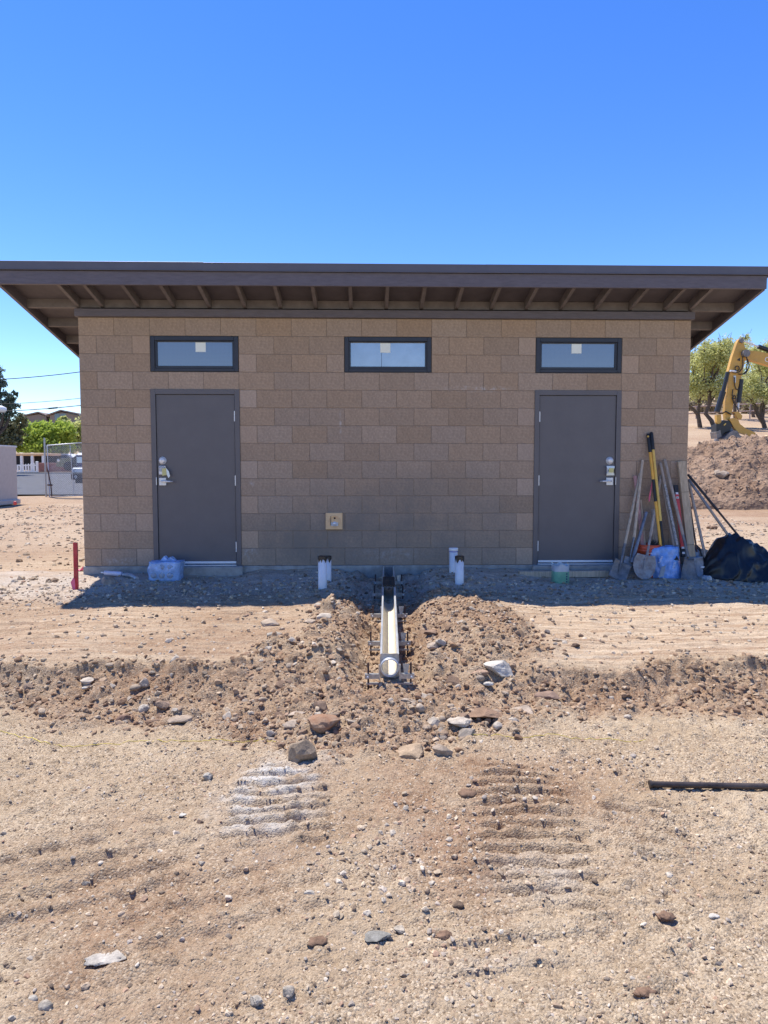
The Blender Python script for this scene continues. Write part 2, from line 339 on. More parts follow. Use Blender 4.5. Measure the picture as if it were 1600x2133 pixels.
M['vent'] = mat('beige_plate', (.74, .50, .27), .5, var=.08)
M['string'] = mat('yellow_string', (.75, .60, .08), .7)
M['steelpipe'] = mat('dark_steel_pipe', (.060, .046, .042), .5, metal=.4, var=.25, scale=20, dirt=.25)
M['foil'] = mat('sausage_foil', (.62, .62, .72), .35, var=.12)
M['greyfoil'] = mat('clear_sausage', (.33, .34, .36), .4, var=.2)
M['stone'] = attr_mat('stone_tint')
M['gravel'] = attr_mat('gravel_tint', .9, 0)
M['cat_yellow'] = mat('machine_yellow', (.62, .345, .06), .45, var=.10, scale=2, dirt=.25)
M['machine_black'] = mat('machine_black', (.02, .02, .022), .45)
M['hose'] = mat('hydraulic_hose', (.025, .022, .02), .5)
M['bucket_steel'] = mat('worn_bucket_steel', (.22, .20, .19), .5, metal=.3, var=.2, dirt=.5)
M['bark'] = mat('bark', (.13, .095, .07), .95, var=.25, scale=12, bump=.02, bscale=20)
M['pipe_rail'] = mat('rusty_pipe_rail', (.40, .29, .25), .6, var=.2)
M['white_paint'] = mat('white_paint', (.78, .78, .76), .5, var=.06)
M['trailer'] = mat('trailer_white', (.44, .40, .37), .4, var=.05)
M['asphalt'] = mat('asphalt', (.088, .086, .088), .9, var=.12, scale=3)
M['redwall'] = mat('red_block_wall', (.30, .15, .12), .9, var=.12)
M['carpaint'] = mat('dark_blue_car_paint', (.03, .035, .045), .2, coat=.8)
M['glass_dark'] = mat('car_glass', (.10, .14, .18), .05, spec=.9)
M['housewall'] = mat('stucco', (.30, .235, .19), .9, var=.06)
M['rooftile'] = mat('roof_tile', (.27, .21, .175), .9, var=.15, scale=2)
M['silver'] = mat('galvanised_tube', (.55, .56, .57), .4, metal=.5, var=.1)
M['wire'] = mat('overhead_wire', (.03, .03, .03), .7)
M['navy'] = mat('navy_print', (.03, .03, .09), .5)
M['void'] = mat('dark_interior', (.02, .02, .022), .9)

# ------------------------------------------------------------------ mesh builder
class MB:
    def __init__(s): s.v = []; s.f = []; s.sm = []
    def add(s, vs, fs, smooth=False):
        o = len(s.v); s.v += [tuple(p) for p in vs]
        for f in fs: s.f.append(tuple(i+o for i in f)); s.sm.append(smooth)
        return s
    def box(s, a, b, c=0.0, mtx=None):
        x0, y0, z0 = a; x1, y1, z1 = b
        if c <= 0:
            vs = [(x0,y0,z0),(x1,y0,z0),(x1,y1,z0),(x0,y1,z0),(x0,y0,z1),(x1,y0,z1),(x1,y1,z1),(x0,y1,z1)]
            fs = [(0,3,2,1),(4,5,6,7),(0,1,5,4),(1,2,6,5),(2,3,7,6),(3,0,4,7)]
        else:
            vs = []; idx = {}
            for ix, X in enumerate((x0, x1)):
                for iy, Y in enumerate((y0, y1)):
                    for iz, Z in enumerate((z0, z1)):
                        sx = c if ix == 0 else -c; sy = c if iy == 0 else -c; sz = c if iz == 0 else -c
                        idx[(ix,iy,iz,0)] = len(vs); vs.append((X, Y+sy, Z+sz))
                        idx[(ix,iy,iz,1)] = len(vs); vs.append((X+sx, Y, Z+sz))
                        idx[(ix,iy,iz,2)] = len(vs); vs.append((X+sx, Y+sy, Z))
            fs = []
            for k in (0, 1):
                q = [(k,0,0,0),(k,1,0,0),(k,1,1,0),(k,0,1,0)]; fs.append([idx[t] for t in (q if k else q[::-1])])
                q = [(0,k,0,1),(1,k,0,1),(1,k,1,1),(0,k,1,1)]; fs.append([idx[t] for t in (q[::-1] if k else q)])
                q = [(0,0,k,2),(1,0,k,2),(1,1,k,2),(0,1,k,2)]; fs.append([idx[t] for t in (q if k else q[::-1])])
            for a_ in (0, 1):
                for b_ in (0, 1):
                    fs.append([idx[(0,a_,b_,1)], idx[(1,a_,b_,1)], idx[(1,a_,b_,2)], idx[(0,a_,b_,2)]])
                    fs.append([idx[(a_,0,b_,0)], idx[(a_,1,b_,0)], idx[(a_,1,b_,2)], idx[(a_,0,b_,2)]])
                    fs.append([idx[(a_,b_,0,0)], idx[(a_,b_,1,0)], idx[(a_,b_,1,1)], idx[(a_,b_,0,1)]])
            for a_ in (0, 1):
                for b_ in (0, 1):
                    for d_ in (0, 1): fs.append([idx[(a_,b_,d_,0)], idx[(a_,b_,d_,1)], idx[(a_,b_,d_,2)]])
        if mtx: vs = [mtx @ Vector(p) for p in vs]
        return s.add(vs, fs)
    def tube(s, path, r, n=8, caps=True, smooth=True, flat=1.0):
        path = [Vector(p) for p in path]; k = len(path)
        rs = list(r) if hasattr(r, '__len__') else [r]*k
        t0 = (path[1]-path[0]).normalized()
        up = Vector((0, 0, 1)) if abs(t0.z) < .9 else Vector((0, 1, 0))
        a = t0.cross(up).normalized(); vs = []
        for i, p in enumerate(path):
            t = (path[min(i+1, k-1)]-path[max(i-1, 0)]).normalized()
            a = (a-t*a.dot(t)).normalized(); b = t.cross(a)
            for j in range(n):
                th = 2*math.pi*j/n; vs.append(p+(a*math.cos(th)+b*math.sin(th)*flat)*rs[i])
        fs = [(i*n+j, i*n+(j+1) % n, (i+1)*n+(j+1) % n, (i+1)*n+j) for i in range(k-1) for j in range(n)]
        s.add(vs, fs, smooth)
        if caps:
            o = len(s.v); s.v += [tuple(p) for p in vs[:n]]+[tuple(p) for p in vs[-n:]]
            s.f.append(tuple(range(o+n-1, o-1, -1))); s.sm.append(False)
            s.f.append(tuple(range(o+n, o+2*n))); s.sm.append(False)
        return s
    def lathe(s, prof, c, n=20, axis='Z', smooth=True):
        vs = []
        for (r, h) in prof:
            for j in range(n):
                th = 2*math.pi*j/n; a, b = r*math.cos(th), r*math.sin(th)
                vs.append((c[0]+a, c[1]+b, c[2]+h) if axis == 'Z' else ((c[0]+a, c[1]-h, c[2]+b) if axis == 'Y' else (c[0]+h, c[1]+a, c[2]+b)))
        k = len(prof)
        return s.add(vs, [(i*n+j, i*n+(j+1) % n, (i+1)*n+(j+1) % n, (i+1)*n+j) for i in range(k-1) for j in range(n)], smooth)
    def prism(s, poly, ext):
        """polygon of 3-D points extruded by vector ext"""
        ext = Vector(ext); n = len(poly); a = [Vector(p) for p in poly]; b = [p+ext for p in a]
        s.add(a+b, [tuple(range(n)), tuple(range(2*n-1, n-1, -1))]+[(i, i+n, (i+1) % n+n, (i+1) % n) for i in range(n)])
        return s
    def mesh(s, name, m):
        me = bpy.data.meshes.new(name); me.from_pydata(s.v, [], s.f); me.polygons.foreach_set('use_smooth', s.sm)
        bmm = bmesh.new(); bmm.from_mesh(me); bmesh.ops.recalc_face_normals(bmm, faces=bmm.faces); bmm.to_mesh(me); bmm.free()
        me.materials.append(m); me.update(); return me
    def build(s, name, m, parent=None, **kw): return link(name, s.mesh(name, m), parent, **kw)
def link(name, me, parent=None, label=None, cat=None, group=None, kind=None):
    o = bpy.data.objects.new(name, me); COL.objects.link(o)
    if parent is not None:
        o.parent = parent
        if parent.type == 'EMPTY' and parent.location.length > 0: o.matrix_parent_inverse = Matrix.Translation(-parent.location)
    return tag(o, label, cat, group, kind)
def tag(o, label=None, cat=None, group=None, kind=None):
    for k, v in (('label', label), ('category', cat), ('group', group), ('kind', kind)):
        if v: o[k] = v
    return o
def thing(name, label, cat, loc=(0, 0, 0), group=None):
    o = bpy.data.objects.new(name, None); COL.objects.link(o); o.location = loc; o.empty_display_size = .1
    return tag(o, label, cat, group)
def text_mesh(name, body, size, m, parent, origin, xdir, zdir, depth=.002):
    cu = bpy.data.curves.new(name, 'FONT'); cu.body = body; cu.size = size; cu.extrude = depth; cu.resolution_u = 3
    tmp = bpy.data.objects.new(name, cu); COL.objects.link(tmp)
    dg = bpy.context.evaluated_depsgraph_get(); me = bpy.data.meshes.new_from_object(tmp.evaluated_get(dg))
    bpy.data.objects.remove(tmp); me.materials.clear(); me.materials.append(m)
    xd = Vector(xdir).normalized(); zd = Vector(zdir).normalized(); nn = xd.cross(zd)
    mt = Matrix((xd, zd, nn)).transposed().to_4x4(); mt.translation = Vector(origin)
    me.transform(mt)
    return link(name, me, parent)
def fast_mesh(name, verts, faces, m, tint=None, smooth=False, aname='tint'):
    me = bpy.data.meshes.new(name); verts = np.asarray(verts, np.float32); faces = np.asarray(faces, np.int32)
    nv, nf, k = len(verts), len(faces), faces.shape[1]
    me.vertices.add(nv); me.vertices.foreach_set('co', verts.ravel())
    me.loops.add(nf*k); me.loops.foreach_set('vertex_index', faces.ravel())
    me.polygons.add(nf); me.polygons.foreach_set('loop_start', np.arange(0, nf*k, k, dtype=np.int32)); me.polygons.foreach_set('loop_total', np.full(nf, k, np.int32))
    me.polygons.foreach_set('use_smooth', np.full(nf, smooth))
    if tint is not None:
        at = me.attributes.new(aname, 'FLOAT_COLOR', 'POINT'); at.data.foreach_set('color', np.asarray(tint, np.float32).ravel())
    me.materials.append(m); me.update(calc_edges=True); me.validate(); return me

# ------------------------------------------------------------------ GROUND
def axis(lo, hi, seg):
    """seg: list of (start, end, step)"""
    out = []
    for (a, b, st) in seg:
        n = max(1, int(round((b-a)/st))); out += list(np.linspace(a, b, n, endpoint=False))
    out.append(hi); return np.array(out)
xs = axis(-1500, 1500, [(-1500,-200,180),(-200,-60,14),(-60,-16,3),(-16,-6,.5),(-6,-3.6,.10),(-3.6,-2.6,.03),(-2.6,2.6,.0125),(2.6,3.6,.03),(3.6,6,.08),(6,16,.4),(16,60,3),(60,200,14),(200,1500,180)])
ys = axis(-40, 1500, [(-40,-12,4),(-12,-7,.4),(-7,-6.45,.05),(-6.45,-4.4,.0095),(-4.4,-3.1,.0105),(-3.1,-1.2,.015),(-1.2,0,.024),(0,.3,.05),(.3,6,.3),(6,30,.7),(30,80,2.5),(80,200,6),(200,1500,130)])
X, Y = np.meshgrid(xs, ys); Z = np.empty_like(X)
for i in range(0, len(ys), 64): Z[i:i+64] = H(X[i:i+64], Y[i:i+64])
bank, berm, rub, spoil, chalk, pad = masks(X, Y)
soilw = np.clip(spoil*(.75+.5*fbm(X*3, Y*3, 3, 101)), 0, 1)
far_soil = (Y > .3)*.75*np.clip(.6+.8*fbm(X*.5, Y*.5, 3, 109), 0, 1)+(Y > 10)*sst(6, 10, X)*sst(22, 17, Y)*.7
lp = (Y < .3)*pad*sst(-.3, -1.0, X)*np.clip(.45+.5*fbm(X*1.2, Y*2.5, 3, 103), 0, .8)
fb = (Y < -3)*np.clip(gau(X, Y, .45, -5.0, .42, .42)*.8+gau(X, Y, 0, -4.72, .8, .22)*.7+gau(X, Y, -1.3, -5.55, .6, .3)*.45+.65*sst(-.05, .45, fbm(X*.9, Y*.9, 4, 105)), 0, 1)*np.clip(.75+.6*fbm(X*6, Y*6, 3, 106), 0, 1)
zone = np.stack([np.maximum(np.maximum(soilw, far_soil), np.maximum(lp, fb)), chalk, np.clip(pad+(Y > .3)*.5, 0, 1), np.ones_like(X)], -1).reshape(-1, 4)  # chalk channel also carries the paler tone painted to lift the wall's shade
nx, ny = len(xs), len(ys)
ii = np.arange((ny-1)*(nx-1)); r_, c_ = ii//(nx-1), ii % (nx-1); a_ = r_*nx+c_
fc = np.stack([a_, a_+1, a_+nx+1, a_+nx], 1)
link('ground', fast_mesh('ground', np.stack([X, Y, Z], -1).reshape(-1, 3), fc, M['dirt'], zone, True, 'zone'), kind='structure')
del X, Y, Z, zone, fc

# ------------------------------------------------------------------ BUILDING
CC = 0.2032; BW = 7.04/17.5; WX0 = -3.52; NC = 14
mx_ = lambda k: WX0+BW*k
OPEN = [(2, 4.5, 0, 10), (13, 15.5, 0, 10), (2, 4.5, 11, 13), (7.5, 10, 11, 13), (13, 15.5, 11, 13)]   # modules / courses
B = thing('block_building', 'small tan concrete block building with two grey doors and an overhanging shed roof', 'building')
DEPTH = 3.2
wall = MB(); cuts_x = sorted({0, 17.5, 2, 4.5, 7.5, 10, 13, 15.5}); cuts_z = [0, 10, 11, 13, 14]
e = .0035
for i in range(len(cuts_x)-1):
    for j in range(len(cuts_z)-1):
        cx = (cuts_x[i]+cuts_x[i+1])/2; cz = (cuts_z[j]+cuts_z[j+1])/2
        if any(a < cx < b and c < cz < d for (a, b, c, d) in OPEN): continue
        xa = mx_(cuts_x[i])+(e if i == 0 else 0); xb = mx_(cuts_x[i+1])-(e if i == len(cuts_x)-2 else 0)
        wall.box((xa, e, cuts_z[j]*CC), (xb, .17, cuts_z[j+1]*CC))
rz = lambda y: 2.955-.212*y                  # underside of the rafters
wall.prism([(WX0+e, .17, 0), (WX0+e, DEPTH, 0), (WX0+e, DEPTH, rz(DEPTH)), (WX0+e, .519, 14*CC), (WX0+e, .17, 14*CC)], (-2*(WX0+e), 0, 0))
W = wall.build('wall', M['mortar'], B, label=None)
JT = .006
cache = {}
def block_mesh(wd, hh=CC-JT, m='block'):
    k = (round(wd, 4), m)
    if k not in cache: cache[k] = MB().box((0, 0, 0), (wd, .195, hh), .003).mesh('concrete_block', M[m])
    return cache[k]
nb = 0
for k in range(NC):
    js = ([0]+list(range(1, 18))+[17.5]) if k % 2 else ([0]+[.5+i for i in range(18)])
    js = sorted(set(js) | {q for (a, b, c, d) in OPEN if c <= k < d for q in (a, b)})
    for a, b in zip(js[:-1], js[1:]):
        mid = (a+b)/2
        if any(oa < mid < ob and oc <= k < od for (oa, ob, oc, od) in OPEN): continue
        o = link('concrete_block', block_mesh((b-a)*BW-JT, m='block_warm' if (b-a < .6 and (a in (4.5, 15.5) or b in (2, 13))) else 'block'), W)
        o.location = (mx_(a)+JT/2, random.uniform(-.0012, .0012), k*CC+JT/2); nb += 1
sb = MB()
for sx in (-1, 1):
    for k in range(NC):
        y = .195+JT + (0 if k % 2 else BW/2)
        if not k % 2: sb.box(((WX0 if sx < 0 else -WX0-.19), .195+JT, k*CC+JT/2), ((WX0+.19 if sx < 0 else -WX0), y-JT, (k+1)*CC-JT/2), .003)
        while y < DEPTH:
            y1 = min(y+BW-JT, DEPTH+.005)
            if (k+1)*CC > rz(y1)-.005: break
            sb.box(((WX0 if sx < 0 else -WX0-.19), y, k*CC+JT/2), ((WX0+.19 if sx < 0 else -WX0), y1, (k+1)*CC-JT/2), .003); y = y1+JT
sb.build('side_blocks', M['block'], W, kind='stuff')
# footing edge and door stoops
MB().box((WX0-.012, -.014, -.55), (-WX0+.012, DEPTH+.02, -.002), .006).build('footing', M['concrete'], B)
for (a, b) in ((2, 4.5), (13, 15.5)):
    MB().box((mx_(a)-.02, -.10, -.40), (mx_(b)+.03, .16, -.0005 if 0 else .001), .008).build('stoop', M['concrete'], B)

# doors
def make_door(a, b, hinge_right):
    x0, x1 = mx_(a), mx_(b); zt = 10*CC; fw = .052
    fr = MB()
    fr.box((x0-.004, -.012, .002), (x0+fw, .13, zt+.004), .002); fr.box((x1-fw, -.012, .002), (x1+.004, .13, zt+.004), .002)
    fr.box((x0+fw, -.0118, zt-fw), (x1-fw, .13, zt+.004), .002)
    fr.box((x0+fw, .055, .002), (x0+fw+.012, .13, zt-fw)); fr.box((x1-fw-.012, .055, .002), (x1-fw, .13, zt-fw)); fr.box((x0+fw, .055, zt-fw-.012), (x1-fw, .13, zt-fw))
    F = fr.build('door_frame', M['steel_paint'], B)
    lx0, lx1, lz0, lz1 = x0+fw+.004, x1-fw-.004, .030, zt-fw-.004
    D = MB().box((lx0, .004, lz0), (lx1, .050, lz1), .002).build('door', M['steel_paint'], B)
    MB().box((lx0+.004, -.003, .026), (lx1-.002, .0035, .052), .001).build('door_sweep', M['white_plastic'], D)
    MB().box((x0+fw+.001, -.02, .0015), (x1-fw-.001, .12, .014), .003).build('threshold', M['chrome'], F)
    hx = lx1+.002 if hinge_right else lx0-.002
    for hz in (1.73, .99, .22):
        MB().tube([(hx, -.004, hz-.057), (hx, -.004, hz+.057)], .0085, 10).tube([(hx, -.004, hz+.057), (hx, -.004, hz+.063)], .006, 8).build('hinge', M['chrome'], D)
    s = 1 if hinge_right else -1
    kx = (lx0+.062) if hinge_right else (lx1-.062)
    MB().lathe([(.0, .034), (.026, .034), (.030, .030), (.033, .018), (.042, .012), (.045, .004), (.045, -.004)], (kx, .004, 1.222), 28, 'Y').lathe([(0, .036), (.006, .036), (.006, .033)], (kx, .004, 1.227), 10, 'Y').build('deadbolt', M['chrome'], D)
    kz = 1.09
    K = MB().box((kx-.038, -.030, kz-.03), (kx+.038, .004, kz+.072), .006).build('keypad_lock', M['chrome'], D)
    MB().box((kx-.029, -.0325, kz+.008), (kx+.029, -.029, kz+.064), .001).build('keypad', M['keypad'], K)
    for i in range(3):
        for j in range(4):
            MB().box((kx-.024+i*.017, -.0355, kz+.012+j*.0125), (kx-.012+i*.017, -.0322, kz+.0205+j*.0125), .001).build('key', M['chrome'], K)
    L = MB().box((kx-.040, -.020, .935), (kx+.040, .004, 1.025), .005)
    Lo = L.build('lever_plate', M['chrome'], D)
    MB().tube([(kx, -.018, .985), (kx, -.055, .985), (kx+s*.02, -.062, .985), (kx+s*.10, -.060, .982)], [.012, .012, .011, .0095], 10).build('lever_handle', M['chrome'], D)
    MB().tube([(kx+s*.099, -.060, .982), (kx+s*.128, -.058, .981)], [.0095, .008], 10).build('lever_tip', M['galv'], D)
    sx = (x0+fw-.006) if hinge_right else (x1-fw+.006)
    MB().box((sx-.004, -.0145, .94), (sx+.004, -.011, 1.03), .001).build('strike_plate', M['chrome'], F)
    return D, kx
D1_, k1 = make_door(2, 4.5, True); D2_, k2 = make_door(13, 15.5, False)
tg = MB()   # tag hanging on the left lock
tg.prism([(k1+.002, -.040, 1.128), (k1+.050, -.040, 1.138), (k1+.056, -.046, 1.058), (k1+.008, -.048, 1.048)], (0, .001, 0)).build('paper_tag', M['yellow_tag'], D1_)
MB().prism([(k1+.050, -.041, 1.138), (k1+.082, -.046, 1.098), (k1+.096, -.05, 1.045), (k1+.078, -.05, 1.022), (k1+.058, -.048, 1.060)], (0, .001, 0)).build('white_tag', M['tag'], D1_)
q = MB(); n_ = 8
for i in range(n_):
    a0, a1 = i/n_, (i+1)/n_; f_ = lambda t: (-.034-.016*math.sin(t*math.pi), 1.16-.11*t)
    (ya, za), (yb, zb) = f_(a0), f_(a1); wv = .037+.010*math.cos(a0*7)
    q.add([(k2-wv, ya, za), (k2+wv, ya, za), (k2+wv, yb, zb), (k2-wv, yb, zb)], [(0, 1, 2, 3)], True)
q.build('paper_tag', M['tag'], D2_)
MB().box((k2-.026, -.056, 1.085), (k2+.030, -.053, 1.135)).build('yellow_tag', M['yellow_tag'], D2_)

# windows
def glass_mat():
    m = bpy.data.materials.new('reflective_patterned_glass'); m.use_nodes = True; nt = m.node_tree; L = nt.links; b = nt.nodes['Principled BSDF']
    b.inputs['Base Color'].default_value = (.3, .34, .42, 1); b.inputs['Metallic'].default_value = .72; b.inputs['Roughness'].default_value = .16
    tc = nd(nt, 'ShaderNodeTexCoord'); mp = nd(nt, 'ShaderNodeMapping'); mp.inputs['Rotation'].default_value = (0, R(45), 0); mp.inputs['Scale'].default_value = (95, 95, 95)
    L.new(tc.outputs['Object'], mp.inputs[0])
    ck = nd(nt, 'ShaderNodeTexChecker'); ck.inputs['Scale'].default_value = 1; ck.inputs[1].default_value = (.195, .20, .215, 1); ck.inputs[2].default_value = (.27, .275, .295, 1); L.new(mp.outputs[0], ck.inputs[0])
    n = nd(nt, 'ShaderNodeTexNoise'); n.inputs['Scale'].default_value = 4
    L.new(tc.outputs['Object'], n.inputs['Vector'])
    mx = nd(nt, 'ShaderNodeMix', data_type='RGBA'); mx.inputs[7].default_value = (.23, .237, .255, 1); L.new(n.outputs[0], mx.inputs[0]); L.new(ck.outputs[0], mx.inputs[6]); L.new(mx.outputs[2], b.inputs['Base Color'])
    return m
M['glass'] = glass_mat()
M['glass_plain'] = mat('reflective_clear_glass', (.42, .42, .425), .16, metal=.75, var=.08, scale=3)
for wi, (a, b) in enumerate(((2, 4.5), (7.5, 10), (13, 15.5))):
    x0, x1, z0, z1 = mx_(a)+.004, mx_(b)-.004, 11*CC+.004, 13*CC-.004
    fr = MB(); fo = .048
    fr.box((x0, -.004, z0), (x0+fo, .09, z1), .003); fr.box((x1-fo, -.004, z0), (x1, .09, z1), .003)
    fr.box((x0+fo, -.0037, z1-fo), (x1-fo, .09, z1), .003); fr.box((x0+fo, -.0037, z0), (x1-fo, .09, z0+.035), .003)
    Wn = fr.build('window', M['dark_frame'], B)
    ss = MB(); si = .022
    xa, xb, za, zb = x0+fo, x1-fo, z0+.035, z1-fo
    ss.box((xa, .012, za), (xa+si, .06, zb), .002); ss.box((xb-si, .012, za), (xb, .06, zb), .002)
    ss.box((xa+si, .0125, zb-.012), (xb-si, .06, zb), .002); ss.box((xa+si, .0125, za), (xb-si, .06, za+.03), .002)
    ss.build('sash', M['dark_frame'], Wn)
    MB().box((xa+si, .035, za+.03), (xb-si, .042, zb-.012)).build('pane', M['glass_plain' if wi == 1 else 'glass'], Wn)
    MB().box((xa-.02, .10, za-.02), (xb+.02, .16, zb+.02)).build('backing', M['void'], Wn)
    cxs = (x0+x1)/2+(.065 if wi == 0 else -.02 if wi == 2 else -.03)
    MB().box((cxs-.058, .0315, zb-.012-.112), (cxs+.058, .0345, zb-.016), .0005).build('sticker', M['tag'], Wn)
    if wi == 1: MB().box((cxs-.045, .0325, za+.03), (cxs-.041, .0345, zb-.125)).build('cord', M['dark_frame'], Wn)

# sill course, ledger and roof
FX0, FX1, FY = -4.12, 4.055, -.60
roof = MB()
t0, t1 = .155, .20
def slab(x0, x1, y0, y1, o0, o1):
    return [(x0, y0, rz(y0)+o0), (x1, y0, rz(y0)+o0), (x1, y1, rz(y1)+o0), (x0, y1, rz(y1)+o0), (x0, y0, rz(y0)+o1), (x1, y0, rz(y0)+o1), (x1, y1, rz(y1)+o1), (x0, y1, rz(y1)+o1)]
BF = [(0, 3, 2, 1), (4, 5, 6, 7), (0, 1, 5, 4), (1, 2, 6, 5), (2, 3, 7, 6), (3, 0, 4, 7)]
YB = DEPTH+.5
roof.add(slab(FX0+.036, FX1-.036, FY+.036, YB, .092, .120), BF)
RO = roof.build('roof', M['deck_paint'], B)
MB().add(slab(FX0-.012, FX1+.012, FY-.012, YB+.02, .123, .150), BF).build('roof_covering', M['roofing'], RO)
zf = rz(FY)
fasc = MB().box((FX0, FY, zf-.022), (FX1, FY+.035, zf+.118), .003); fasc.build('fascia_board', M['trim_paint'], RO)
for (xa, xb, dz) in ((FX0-.014, -1.96, .004), (-1.962, 1.02, .0), (1.018, FX1+.014, .001)):
    d_ = MB(); d_.box((xa, FY-.016, zf+.125+dz), (xb, FY-.004, zf+.205+dz), .002); d_.box((xa, FY-.024, zf+.119+dz), (xb, FY-.002, zf+.1265+dz), .001); d_.box((xa, FY-.018, zf+.203+dz), (xb, FY+.10, zf+.2085+dz), .001)
    d_.build('drip_edge', M['drip'], RO)
for sx, x in ((-1, FX0), (1, FX1)):
    xa, xb = (x, x+.035) if sx < 0 else (x-.035, x)
    MB().add(slab(xa, xb, FY+.036, YB, -.022, .118), BF).build('barge_board', M['trim_paint'], RO)
    xc, xd = (x-.014, x-.002) if sx < 0 else (x+.002, x+.014)
    MB().add(slab(xc, xd, FY-.004, YB, .10, .175), BF).build('drip_edge', M['drip'], RO)
rxs = [-3.505]+[-3.235+.4019*i for i in range(17)]+[3.495]
for x in rxs:
    MB().add(slab(x-.019, x+.019, FY+.036, .02, 0, .091), BF).build('rafter', M['raft_paint'], RO)
lk = WX0-.07
for sx in (-1, 1):
    xo = (FX0+.036) if sx < 0 else (FX1-.036); xi = -3.526 if sx < 0 else 3.516
    for yk in (0.0, .52, 1.04, 1.56, 2.08, 2.6):
        MB().add(slab(min(xo, xi), max(xo, xi), yk, yk+.038, 0, .091), BF).build('lookout', M['raft_paint'], RO)
for i in range(len(rxs)-1):
    MB().box((rxs[i]+.0195, -.004, rz(0)-.004), (rxs[i+1]-.0195, .03, rz(0)+.088)).build('blocking_board', M['raft_paint'], RO)
ld = MB().box((WX0-.022, -.045, 14*CC+.002), (-WX0+.022, .12, 14*CC+.088), .003).build('ledger_board', M['trim_paint'], RO)
wt = MB().box((WX0+.01, .121, 14*CC+.001), (-WX0-.01, .16, rz(.2)+.09)); wt.build('top_plate', M['raft_paint'], RO)
# round meter/vent plate on the wall
v0 = P(696, 1085.5, -.02); vx, vz = v0.x, v0.z; hs_ = .098
VP = MB().box((vx-hs_, -.028, vz-hs_), (vx+hs_, .002, vz+hs_), .006).build('valve_box', M['vent'], B)
MB().lathe([(.070, .0), (.070, .006), (.066, .008), (.062, .003), (.0, .003)], (vx+.005, -.0265, vz-.004), 32, 'Y').build('round_cover', M['vent'], VP)
MB().lathe([(0, .007), (.010, .007), (.012, .001)], (vx+.008, -.0265, vz+.035), 14, 'Y').build('screw', M['rebar'], VP)
MB().lathe([(0, .010), (.018, .010), (.022, .001)], (vx+.006, -.027, vz-.030), 16, 'Y').lathe([(.022, .006), (.026, .006), (.026, .001)], (vx+.006, -.027, vz-.030), 16, 'Y').build('knob', M['chrome'], VP)
MB().box((vx-.035, -.0335, vz-.056), (vx+.048, -.0298, vz-.014), .001).build('label_patch', M['frost'], VP)
MB().box((vx-.040, -.0345, vz-.05), (vx-.036, -.029, vz+.06)).build('slot', M['rebar'], VP)

# ------------------------------------------------------------------ TRENCH DRAIN
def proj(p):
    d = Vector(p)-Vector(CAM); dep = d.dot(_f)
    return 800+d.dot(_r)/dep*FOC, 1066.5-d.dot(_u)/dep*FOC
def y_for_row(row, off):
    best = min((abs(proj((drain_x(y), y, drain_z(y)+off))[1]-row), y) for y in [-.02-.01*i for i in range(360)])
    return best[1]
DR = thing('trench_drain', 'long cream trench drain channel on steel brackets running from the wall into the dug trench', 'drain', (0, -1.7, -.3))
prof = [(-.064, 0), (-.064, -.165), (.064, -.165), (.064, 0), (.050, 0), (.050, -.085)]+[(.05*math.cos(a), -.085+.05*math.sin(a)*1.1) for a in [-math.pi*i/10 for i in range(1, 10)]]+[(-.050, -.085), (-.050, 0)]
def dpt(u, h, y): return (drain_x(y)+u, y+0, drain_z(y)+h)
def sweep(pr, ya, yb):
    n = len(pr); mb = MB()
    mb.add([dpt(u, h, ya) for u, h in pr]+[dpt(u, h, yb) for u, h in pr], [(i, (i+1) % n, (i+1) % n+n, i+n) for i in range(n)]+[tuple(range(n)), tuple(range(2*n-1, n-1, -1))])
    return mb
segs = [-.03, -.36, -1.38, -2.39, -3.40]
for a, b in zip(segs[:-1], segs[1:]):
    ch = sweep(prof, a-.0015, b+.0015).build('channel', M['poly'], DR)
    for s in (-1, 1):
        if a > -1.3 and b > -1.0: continue
        sweep([(s*.051, .0005), (s*.0655, .0005), (s*.0655, .004), (s*.051, .004)], a-.002, b+.002).build('edge_rail', M['silver'], ch)
# far end cap
sweep([(-.0635, .004), (-.0635, -.16), (.0635, -.16), (.0635, .004)], -.018, -.029).build('end_cap', M['grey_steel'], DR)
# outlet cap at the near end
oc = MB(); ye = -3.402; zc = -.078; n = 32; rr = .056
ang = [2*math.pi*i/n for i in range(n)]
inn = [(rr*math.cos(a), zc+rr*math.sin(a)) for a in ang]
out = []
for a in ang:
    c, s = math.cos(a), math.sin(a); k = min(.0665/max(abs(c), 1e-6), .0905/max(abs(s), 1e-6)); out.append((k*c, zc-.002+k*s))
V = [dpt(u, h, ye) for u, h in inn]+[dpt(u, h, ye) for u, h in out]+[dpt(u, h, ye-.006) for u, h in inn]+[dpt(u, h, ye-.006) for u, h in out]
F_ = []
for i in range(n):
    j = (i+1) % n
    F_ += [(i, j, n+j, n+i), (2*n+i, 3*n+i, 3*n+j, 2*n+j), (n+i, n+j, 3*n+j, 3*n+i), (i, 2*n+i, 2*n+j, j)]
oc.add(V, F_); OC = oc.build('outlet_cap', M['galv'], DR)
px_, pz_ = drain_x(ye), drain_z(ye)+zc
MB().lathe([(.0565, .0), (.0565, .045), (.0585, .048), (.0635, .048), (.0655, .045), (.0655, .0)], (px_, ye-.005, pz_), 36, 'Y').build('outlet_ring', M['silver'], OC)
